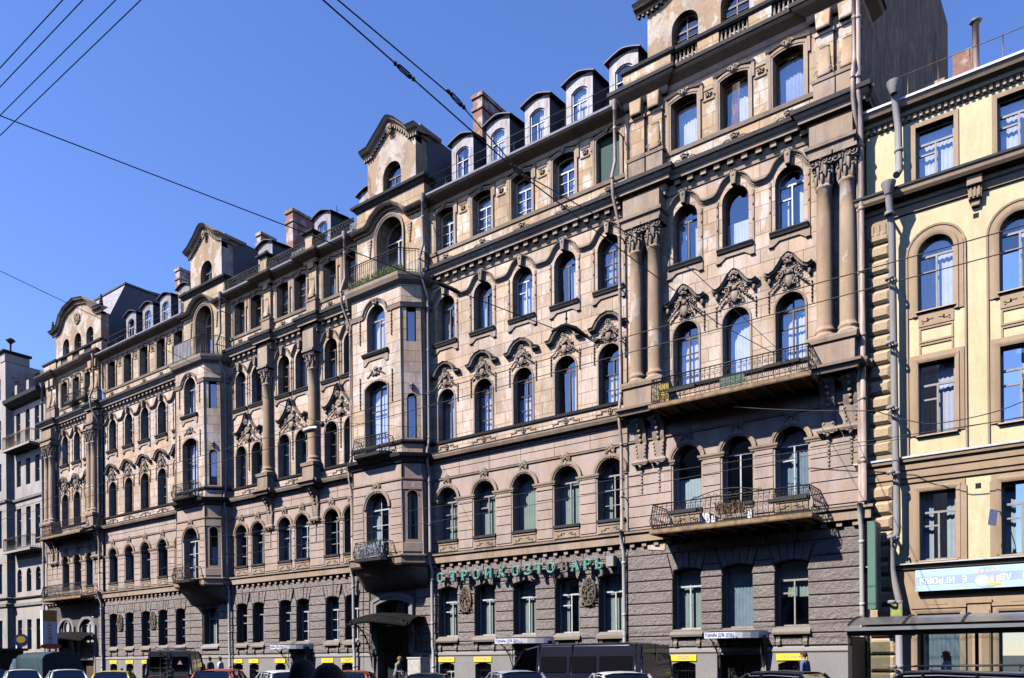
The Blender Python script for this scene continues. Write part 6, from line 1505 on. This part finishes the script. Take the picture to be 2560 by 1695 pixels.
for u in(-1.7,1.9):
    for s_ in(-1,1):
        m=MB(); m.grid([[(u+r_*math.cos(2*PI*k/14),s_*(.85+o),.4+r_*math.sin(2*PI*k/14)) for k in range(14)] for r_,o in((.15,.06),(.38,.08),(.4,.0),(.38,-.12),(.1,-.12))],True,True); m.build('wheel',M['rubber'],gt)
G_='cars queued along the street'
car('white saloon car in front of the navy van, its roof brightest in the row',-9.6,-9.0,D45+.1,P_white,3.9,1.5,1.40)['group']=G_
car('silver grey saloon car in front of the windscreen of the navy van',-12.7,-9.1,D45+.25,P_grey,3.9,1.5,1.42)['group']=G_
car('dark green-grey car beside the grey cabinet, only its roof showing',-15.9,-8.9,D45,P_dark,3.9,1.45,1.34)['group']=G_
car('dull red saloon car in front of the black entrance canopy',-19.0,-9.0,D45,P_red,4.0,1.5,1.40)['group']=G_
car('orange-red car nearest the viewer, lower roof right of the dull red saloon',-12.8,-13.4,D45+.2,P_red2,4.0,1.6,1.30)['group']=G_
car('pale grey hatchback just left of the two dark heads',-22.5,-9.2,D45+.5,P_pale,3.8,1.5,1.40,'hatch')['group']=G_
car('red estate car with a boxy cabin right of the grey van',-25.7,-9.2,D45+.1,P_red,4.1,1.55,1.44,'hatch')['group']=G_
car('yellow car left of the grey van',-29.9,-11.0,D45+.3,P_yel,3.9,1.5,1.40)['group']=G_
car('white car with a silver windscreen, left of the yellow car',-36.2,-10.0,D45+.6,P_pale,4.1,1.55,1.42)['group']=G_
car('white saloon car second from the left among the low cars',-39.6,-10.4,D45+.6,P_white,4.1,1.55,1.42)['group']=G_
car('blue saloon car with a pale bonnet in front of the canvas truck',-44.0,-10.2,D45+.7,P_blue,4.1,1.55,1.44)['group']=G_
car('dark blue saloon car in front of the man in the blue jacket',-5.95,-8.6,PI-.15,P_navy,4.1,1.55,1.42)['group']=G_
car('dark navy estate car with a thin roof rack below the bus shelter',-2.9,-8.6,PI,P_navy,4.4,1.6,1.44,'hatch',True)['group']=G_
# ---------------- people ----------------
SK=plain('skin',(.48,.29,.20),.6,0,.1,6,0)
def cloth(n,c): return plain(n,c,.9,0,.15,9,.2)
def person(lab,x,y,rz,H,shirt,trou,hairc,sleeve='long',lean=0,group=None,hairstyle='short',z0=0,arms='down'):
    t=thing('person',lab,'person',(x,y,z0),rz,group); s=H/1.75
    # joints: local +y is the way the person faces
    L=lean; J={}
    def add(n,p,r,par): J[n]=(p,r,par)
    add('pelvis',(0,0,.95),(.16,.12),None); add('waist',(0,.02+L*.2,1.10),(.14,.105),'pelvis'); add('chest',(0,.02+L*.55,1.30),(.175,.12),'waist'); add('sh',(0,.0+L*.8,1.43),(.15,.09),'chest')
    add('neck',(0,.02+L,1.50),(.055,.058),'sh'); add('head0',(0,.04+L*1.05,1.57),(.07,.085),'neck'); add('head1',(0,.05+L*1.1,1.64),(.078,.098),'head0'); add('head2',(0,.035+L*1.1,1.71),(.06,.08),'head1')
    for sd,sg_ in((-1,'l'),(1,'r')):
        add('s'+sg_,(sd*.19,L*.8,1.41),(.062,.062),'sh')
        if arms=='bend': e=(sd*.25,.02+L*.6,1.14); w_=(sd*.20,.26+L*.6,1.08); hd=(sd*.15,.35+L*.6,1.10)
        else: e=(sd*.25,-.02+L*.5,1.13); w_=(sd*.26,.06+L*.4,.88); hd=(sd*.26,.09+L*.4,.79)
        add('e'+sg_,e,(.043,.043),'s'+sg_); add('w'+sg_,w_,(.030,.028),'e'+sg_); add('h'+sg_,hd,(.036,.022),'w'+sg_)
        add('hp'+sg_,(sd*.09,0,.88),(.095,.10),'pelvis'); st=.12*sd
        add('k'+sg_,(sd*.10,.03+st*.8,.50),(.06,.062),'hp'+sg_); add('a'+sg_,(sd*.10,-.02+st*1.3,.09),(.04,.042),'k'+sg_); add('f'+sg_,(sd*.11,.13+st*1.3,.03),(.042,.025),'a'+sg_)
    names=list(J); vs=[tuple(c*s for c in J[n][0]) for n in names]; es=[(names.index(J[n][2]),i) for i,n in enumerate(names) if J[n][2]]
    me=bpy.data.meshes.new('body'); me.from_pydata(vs,es,[]); o=bpy.data.objects.new('body',me); col.objects.link(o)
    md=o.modifiers.new('s','SKIN'); md.use_smooth_shade=True
    for i,n in enumerate(names): me.skin_vertices[0].data[i].radius=(J[n][1][0]*s,J[n][1][1]*s)
    me.skin_vertices[0].data[0].use_root=True
    o.modifiers.new('u','SUBSURF').levels=2; o.modifiers['u'].render_levels=2
    bpy.context.view_layer.update(); me2=bpy.data.meshes.new_from_object(o.evaluated_get(bpy.context.evaluated_depsgraph_get())); bpy.data.objects.remove(o)
    me2.name='body'; me2.materials.clear()
    for q in(SK,shirt,trou,M['iron']): me2.materials.append(q)
    for p in me2.polygons:
        c=p.center/s; p.use_smooth=True
        k=2
        if c.z>1.50: k=0
        elif c.z>.98 and abs(c.x)<.22: k=1
        elif abs(c.x)>.17 and c.z>.70 and (abs(c.x)>.2 or c.z>1.0): 
            k=1 if (c.z>1.25 or (sleeve=='long' and c.z>.90)) else 0
            if arms=='bend' and c.y<.2 and sleeve=='long': k=1
        elif c.z>.98: k=1
        elif c.z<.08: k=3
        p.material_index=k
    b=bpy.data.objects.new('body',me2); col.objects.link(b); b.parent=t
    hm=plain('hair',hairc,.85,0,.25,30,.4); k=MB(); hx,hy,hz=0,J['head1'][0][1]*s,1.665*s
    rows=[]; nn=14
    for j in range(8):
        th=PI*.60*j/7; row=[]
        for i in range(nn):
            ph=2*PI*i/nn; back=.5-.5*math.sin(ph); lim=th*(.72+.55*back)
            rr=1+.05*math.sin(i*2.3+j); row.append((hx+.092*s*math.sin(lim)*math.cos(ph)*rr,-(hy-.012*s+.112*s*math.sin(lim)*math.sin(ph)*rr),hz+.118*s*math.cos(lim)))
        rows.append(row)
    if hairstyle=='long':
        rows=rows[:6]; last=rows[-1]
        for j,(dz,gr) in enumerate(((.06,1.08),(.12,1.12),(.19,1.12),(.25,1.05),(.27,.8))):
            row=[]
            for i in range(nn):
                ph=2*PI*i/nn; fr_=max(0,math.sin(ph)); g_=gr*(1-.55*max(0,fr_-.3))
                row.append((hx+.098*s*math.cos(ph)*g_,-(hy-.03*s+.108*s*math.sin(ph)*g_),hz-dz*s+.02*s))
            rows.append(row)
    k.grid(rows,True,True); k.build('hair',hm,t)
    f=MB(); 
    f.lump(0,-(hy+.10*s),hz-.045*s,.013*s,.022*s,.024*s); f.build('nose',SK,t)
    for sd in(-1,1):
        f=MB(); f.lump(sd*.03*s,-(hy+.088*s),hz-.018*s,.011*s,.008*s,.007*s); f.build('eye',M['iron'],t)
        f=MB(); f.lump(sd*.082*s,-(hy-.005*s),hz-.03*s,.012*s,.02*s,.03*s); f.build('ear',SK,t)
    f=MB(); f.lump(0,-(hy+.086*s),hz-.085*s,.024*s,.008*s,.007*s); f.build('mouth',plain('lips',(.36,.14,.12),.6),t)
    return t
person('man with short dark hair in a blue jacket walking left past the rightmost yellow sign',-7.45,-1.2,R(80),1.77,cloth('blue_jacket',(.10,.12,.24)),cloth('dark_trousers',(.05,.05,.06)),(.06,.035,.02))
person('woman with short red-brown hair and a bright blue top inside the bus shelter',-3.5,-1.8,R(85),1.72,cloth('bright_blue_top',(.10,.38,.62)),cloth('dark_skirt',(.06,.06,.08)),(.17,.05,.02),'short',0,None,'long')
person('fair-haired man in a grey-green shirt stepping out of the dark arched entrance',-24.75,-1.5,R(-60),1.74,cloth('grey_green_shirt',(.16,.22,.22)),cloth('dark_trousers2',(.05,.05,.06)),(.22,.12,.05),'short',.16,None,'short',0,'bend')
person('man in a dark green shirt beside the grey van, middle of three standing together',-38.7,-1.5,R(110),1.84,cloth('dark_green_shirt',(.04,.06,.04)),cloth('jeans',(.08,.1,.18)),(.06,.035,.02),'long',0)
person('man in a white shirt beside the far white drainpipe, rightmost of three standing together',-37.9,-1.4,R(120),1.84,cloth('white_shirt',(.62,.64,.70)),cloth('blue_jeans',(.10,.13,.25)),(.08,.045,.025),'short',0)
person('man half hidden behind the grey van, leftmost of three standing together',-39.5,-1.6,R(70),1.80,cloth('ochre_shirt',(.30,.2,.08)),cloth('jeans2',(.08,.1,.18)),(.06,.035,.02),'short',0)
person('dark-haired person in the foreground seen from behind, left and taller of two dark heads',-4.43,-22.52,R(20),1.63,cloth('black_coat',(.012,.012,.014)),cloth('black_trousers',(.012,.012,.014)),(.006,.005,.005),'long',0,None,'long')
person('dark-haired person in the foreground seen from behind, right and nearer of two dark heads',-3.10,-23.41,R(25),1.605,cloth('black_coat2',(.012,.012,.014)),cloth('black_trousers2',(.012,.012,.014)),(.008,.006,.005),'long',0,None,'long')
# ---------------- overhead wires ----------------
W_=M['iron']; M['wirefar']=plain('sky_blurred_cable',(.16,.18,.32),.6,0,.1,5,0)  # thin wires blurred into the sky: its tone is put into the colour
def wire(lab,pts,r,mt=None,name='overhead_wire',sag=0,cat='wire'):
    m=MB(); P=[]
    for a,b in zip(pts,pts[1:]):
        n=8
        for i in range(n): f=i/n; P.append((a[0]+(b[0]-a[0])*f,-(a[1]+(b[1]-a[1])*f),a[2]+(b[2]-a[2])*f-sag*4*f*(1-f)))
    P.append((pts[-1][0],-pts[-1][1],pts[-1][2])); m.tube(P,r,5)
    return tag(m.build(name,mt or W_,None),lab,cat,None)
for i,(y,lab) in enumerate([(-23.56,'uppermost'),(-23.48,'second from the top'),(-23.35,'third from the top'),(-23.25,'lowest')]):
    wire('%s of the four parallel blue-grey wires in the upper left sky'%lab,[(-60,y,6.0),(30,y,6.0)],.0036,M['wirefar'])
wire('upper trolley wire crossing the columns and the yellow building at the right',[(-90,-16.4,6.0),(30,-16.4,6.0)],.0065)
wire('lower trolley wire crossing the columns and the yellow building at the right',[(-90,-15.88,6.0),(30,-15.88,6.0)],.0065)
wire('thin guy wire sloping down from the left edge of the sky toward the nearer bay',[(-11.9,-21.52,9.0),(-8.32,-16.50,7.5),(-7.12,-14.82,7.0)],.008)
wA=wire('left of the two heavy span wires descending from the top centre',[(-6.98,-20.6,9.03),(-6.92,-18.9,8.9),(-7.02,-16.38,8.9),(-6.87,-9.18,9.0),(-6.85,0,10.1)],.010)
wB=wire('right of the two heavy span wires descending from the top centre',[(-6.84,-20.6,9.0),(-6.83,-18.03,9.0),(-7.09,-16.29,9.0),(-7.3,-9.6,10.15),(-8.64,0,11.7)],.009)
def turnbuckle(x,y,z,dx,dy,dz,lab,s=1.0):
    v=Vector((dx,dy,dz)).normalized(); c=Vector((x,y,z)); m=MB()
    side=v.cross(Vector((0,0,1))).normalized()*.045*s; up=v.cross(side).normalized()*.05*s
    def P(q): return (q.x,-q.y,q.z)
    for sg_ in(-1,1): m.tube([P(c-v*.15*s+up*sg_),P(c+v*.15*s+up*sg_)],.016*s,6)
    for a in(-.26,-.17,.17,.26): m.lump(*P(c+v*a*s),.045*s,.045*s,.045*s)
    m.tube([P(c-v*.34*s),P(c-v*.15*s)],.014*s,6); m.tube([P(c+v*.15*s),P(c+v*.34*s)],.014*s,6)
    tag(m.build('turnbuckle',M['iron'],None),lab,'turnbuckle','turnbuckles on the span wires')
turnbuckle(-6.92,-18.9,8.9,-.02,1,.0,'black turnbuckle on the left span wire high in the sky',.62)
turnbuckle(-6.83,-18.03,9.0,-.1,1,0,'black turnbuckle on the right span wire just above the dormers',.66)
turnbuckle(-7.05,-16.34,8.95,-.02,1,.0,'black insulator where the two span wires meet before the top-floor windows',.7)
# contact-wire suspension gear in front of the facade
g_=MB(); 
pts=[(-7.45,15.3,7.14),(-7.2,14.95,7.03),(-7.12,14.82,7.05),(-6.98,14.6,6.95),(-6.8,14.5,6.80)]
g_.tube([(-7.32,15.1,7.02),(-7.15,14.95,7.13),(-7.02,14.85,7.07),(-6.92,14.7,6.98),(-6.80,14.6,6.88)],[.02,.035,.05,.03,.02],6)
for i in range(6): g_.lump(-7.0+.045*i,14.8-.06*i,7.03-.025*i,.035,.035,.03)
g_.tube([(-7.14,14.93,7.1),(-7.14,14.93,7.36)],[.018,.012],6); g_.lump(-7.14,14.93,7.24,.03,.03,.02); g_.lump(-6.78,14.55,6.9,.07,.07,.045)
tag(g_.build('wire_insulator',M['iron'],None),'black trolley-wire suspension gear with an upright rod in front of the round pediments','insulator')
g_=MB(); g_.tube([(-8.44,16.66,7.555),(-8.38,16.58,7.54),(-8.32,16.50,7.51),(-8.26,16.42,7.475),(-8.20,16.34,7.45)],[.012,.035,.03,.038,.012],6); tag(g_.build('wire_insulator',M['iron'],None),'small black insulator on the thin wire beside the right edge of the nearer bay','insulator')
g_=MB(); g_.tube([(-8.15,-0+1.2,10.6),(-8.0,.6,10.9)],.01,4)
# suspended street lamp
t=thing('street_lamp','white street lamp hanging on a wire in front of the central columns','street lamp')
m=MB(); rows=[]
for f,w_,h_ in((0,.04,.03),(.15,.13,.07),(.5,.17,.09),(.8,.14,.08),(1,.05,.05)): rows.append([(-22.6+.75*f,8.0+w_*math.cos(a*PI/4),9.66+h_*math.sin(a*PI/4)) for a in range(8)])
Rr=m.grid(rows,True,True); m.face(Rr[0]); m.face(Rr[-1][::-1]); m.build('housing',M['gutter'],t)
m=MB(); m.tube([(-22.2,8,9.72),(-22.0,8,9.9),(-21.75,8,9.86),(-21.6,8,9.7)],.02,5); m.lump(-21.6,8.0,9.72,.10,.10,.10); m.build('hanger',M['iron'],t)
wire('thin span wire carrying the hanging street lamp',[(-24.3,0,11.9),(-22.0,-8,9.92),(-18.5,-30.4,11.5)],.008)
wire('cable running along the yellow building between the windows and the drainpipes',[(-9.5,-1.6,9.55),(-5.3,-1.6,8.62),(-3.9,-1.6,7.98),(-2.2,-1.6,8.05),(3,-1.6,9.6)],.014,sag=.05)
wire('thin wire slanting across the rightmost storey of granite and banded stucco',[(-40,-4.0,6.4),(-12,-4.0,6.9),(3,-4.0,7.3)],.009)
wire('thin wire low across the banded storey left of the green letters',[(-62,-4.5,8.2),(-24,-4.5,7.2),(3,-4.5,7.0)],.009)
# plants and clutter on balconies
M['grass']=plain('balcony_weeds',(.09,.14,.04),.8,0,.25,9); M['flower']=plain('pale_balcony_flowers',(.45,.47,.58),.8,0,.3,20)
def plant(name,lab,u0,u1,d0,d1,z,h,n,mt,sd=1,cat='plant'):
    r=random.Random(sd); m=MB()
    for i in range(n):
        u=r.uniform(u0,u1); d=r.uniform(d0,d1); hh=h*r.uniform(.3,1); dx,dd=r.uniform(-.12,.12),r.uniform(-.06,.1)
        a=m.p(u-.012,d,z); b=m.p(u+.012,d,z); c=m.p(u+dx*.5+.01,d+dd*.5,z+hh*.6); e=m.p(u+dx,d+dd,z+hh); m.face((a,b,c,e))
        m.lump(u+dx*.7,d+dd*.7,z+hh*.75,.035,.02,.05,r.uniform(-1,1),4,2)
    return tag(m.build(name,M[mt],None),lab,cat)
plant('weed_clump','green weeds growing along the top balcony of the nearer bay',-27.3,-24.4,1.1,1.35,18.38,.55,420,'grass',1)
plant('weed_clump','yellow-green weeds at the left end of the top balcony of the nearer bay',-27.9,-27.3,.7,1.2,18.38,.6,120,'grass',2)
plant('potted_flowers','pale blue and white flowers on the lower balcony of the nearer bay',-26.85,-25.3,1.45,1.85,6.12,.75,260,'flower',3)
M['leafy']=M['leaf']; plant('balcony_plant','leafy green plant in the middle of the lower bay balcony',-26.3,-25.5,1.4,1.7,6.12,.95,120,'leaf',4)
r=random.Random(9)
M['ochreboard']=plain('ochre_board',(.36,.24,.05),.8); M['greenslat']=plain('dull_green_slats',(.08,.14,.10),.8)
def junk(lab,name,cat,bx,mt):
    m=MB()
    for q in bx: m.box(*q)
    return tag(m.build(name,M[mt],None),lab,cat)
junk('yellow board leaning behind the left end of the upper column balcony','board','board',[(-12.45,-12.05,.85,.9,10.3,11.05)],'ochreboard')
junk('green slatted box in front of the middle door of the upper column balcony','balcony_box','box',[(-10.35,-9.5,.55,.6,10.3+.16*i,10.42+.16*i) for i in range(4)],'greenslat')
junk('dark planter trough hooked inside the right end of the upper column balcony','planter','planter',[(-8.6,-7.5,1.2,1.38,10.62,10.72)],'sheet')
junk('dark planter trough hooked outside the left part of the upper column balcony','planter','planter',[(-11.9,-10.9,1.2,1.38,10.55,10.66)],'sheet')
junk('dark planter trough below the left window on the lower column balcony','planter','planter',[(-11.9,-10.9,1.1,1.35,6.45,6.56)],'sheet')
junk('dark planter trough on the right part of the lower column balcony','planter','planter',[(-8.5,-7.3,1.15,1.4,6.42,6.52)],'sheet')
junk('white bundle behind the railing of the lower column balcony','bundle','bundle',[(-10.9,-10.55,.7,1.0,6.02,6.4),(-10.6,-10.4,.7,.95,6.02,6.3)],'white')
junk('small white jar behind the railing of the lower column balcony','jar','jar',[(-9.3,-9.17,.8,.95,6.02,6.35)],'white')
M['dryplant']=plain('dry_brown_plant',(.20,.13,.07),.9)
plant('dry_plant','dry brown plant below the middle window on the lower column balcony',-10.3,-9.4,.9,1.15,6.3,.45,160,'dryplant',6)
junk('pale ribbed panel fixed to the left half of the farther bay top balcony','balcony_screen','screen',[(-42.1+.14*i,-42.0+.14*i,1.40,1.44,18.45,19.35) for i in range(12)],'dormer')

# ---------------- every far-apart piece of a part becomes a part of its own ----------------
def split_pieces():
    for o in [x for x in bpy.data.objects if x.type=='MESH' and x.parent and x.get('kind') is None]:
        me=o.data; nv=len(me.vertices)
        if nv>5000 or nv<8: continue
        par=list(range(nv))
        def find(a):
            while par[a]!=a: par[a]=par[par[a]]; a=par[a]
            return a
        for e in me.edges:
            a,b=find(e.vertices[0]),find(e.vertices[1])
            if a!=b: par[a]=b
        isl={}
        for v in me.vertices: isl.setdefault(find(v.index),[]).append(v.index)
        if len(isl)<2 or len(isl)>260: continue
        keys=list(isl); bx=[]
        for k in keys:
            cs=[me.vertices[i].co for i in isl[k]]; bx.append(([min(c[j] for c in cs) for j in range(3)],[max(c[j] for c in cs) for j in range(3)]))
        sz=[max(h[j]-l[j] for j in range(3)) for l,h in bx]; g=list(range(len(keys)))
        def fg(a):
            while g[a]!=a: a=g[a]
            return a
        for i in range(len(keys)):
            for j in range(i+1,len(keys)):
                if fg(i)==fg(j): continue
                d=math.sqrt(sum(max(0,bx[i][0][q]-bx[j][1][q],bx[j][0][q]-bx[i][1][q])**2 for q in range(3)))
                if d<=max(.02,.5*max(sz[i],sz[j])): g[fg(i)]=fg(j)
        roots=sorted({fg(i) for i in range(len(keys))})
        if len(roots)<2 or len(roots)>14: continue
        own={}
        for i,k in enumerate(keys):
            for v in isl[k]: own[v]=fg(i)
        st=o.name.split('.')[0]; kids=list(o.children); first=True
        polys=[(tuple(p.vertices),p.use_smooth) for p in me.polygons]; co=[tuple(v.co) for v in me.vertices]
        for r_ in roots:
            vi=[i for i in range(nv) if own[i]==r_]; mp={v:i for i,v in enumerate(vi)}
            ps=[(tuple(mp[v] for v in p),s_) for p,s_ in polys if own[p[0]]==r_]
            m2=bpy.data.meshes.new(st); m2.from_pydata([co[v] for v in vi],[],[p for p,_ in ps]); m2.polygons.foreach_set('use_smooth',[s_ for _,s_ in ps])
            for mt_ in me.materials: m2.materials.append(mt_)
            m2.update()
            if first: o.data=m2; first=False
            else:
                n=bpy.data.objects.new(st,m2); col.objects.link(n); n.parent=o.parent; n.matrix_parent_inverse=o.matrix_parent_inverse; n.matrix_basis=o.matrix_basis
split_pieces()
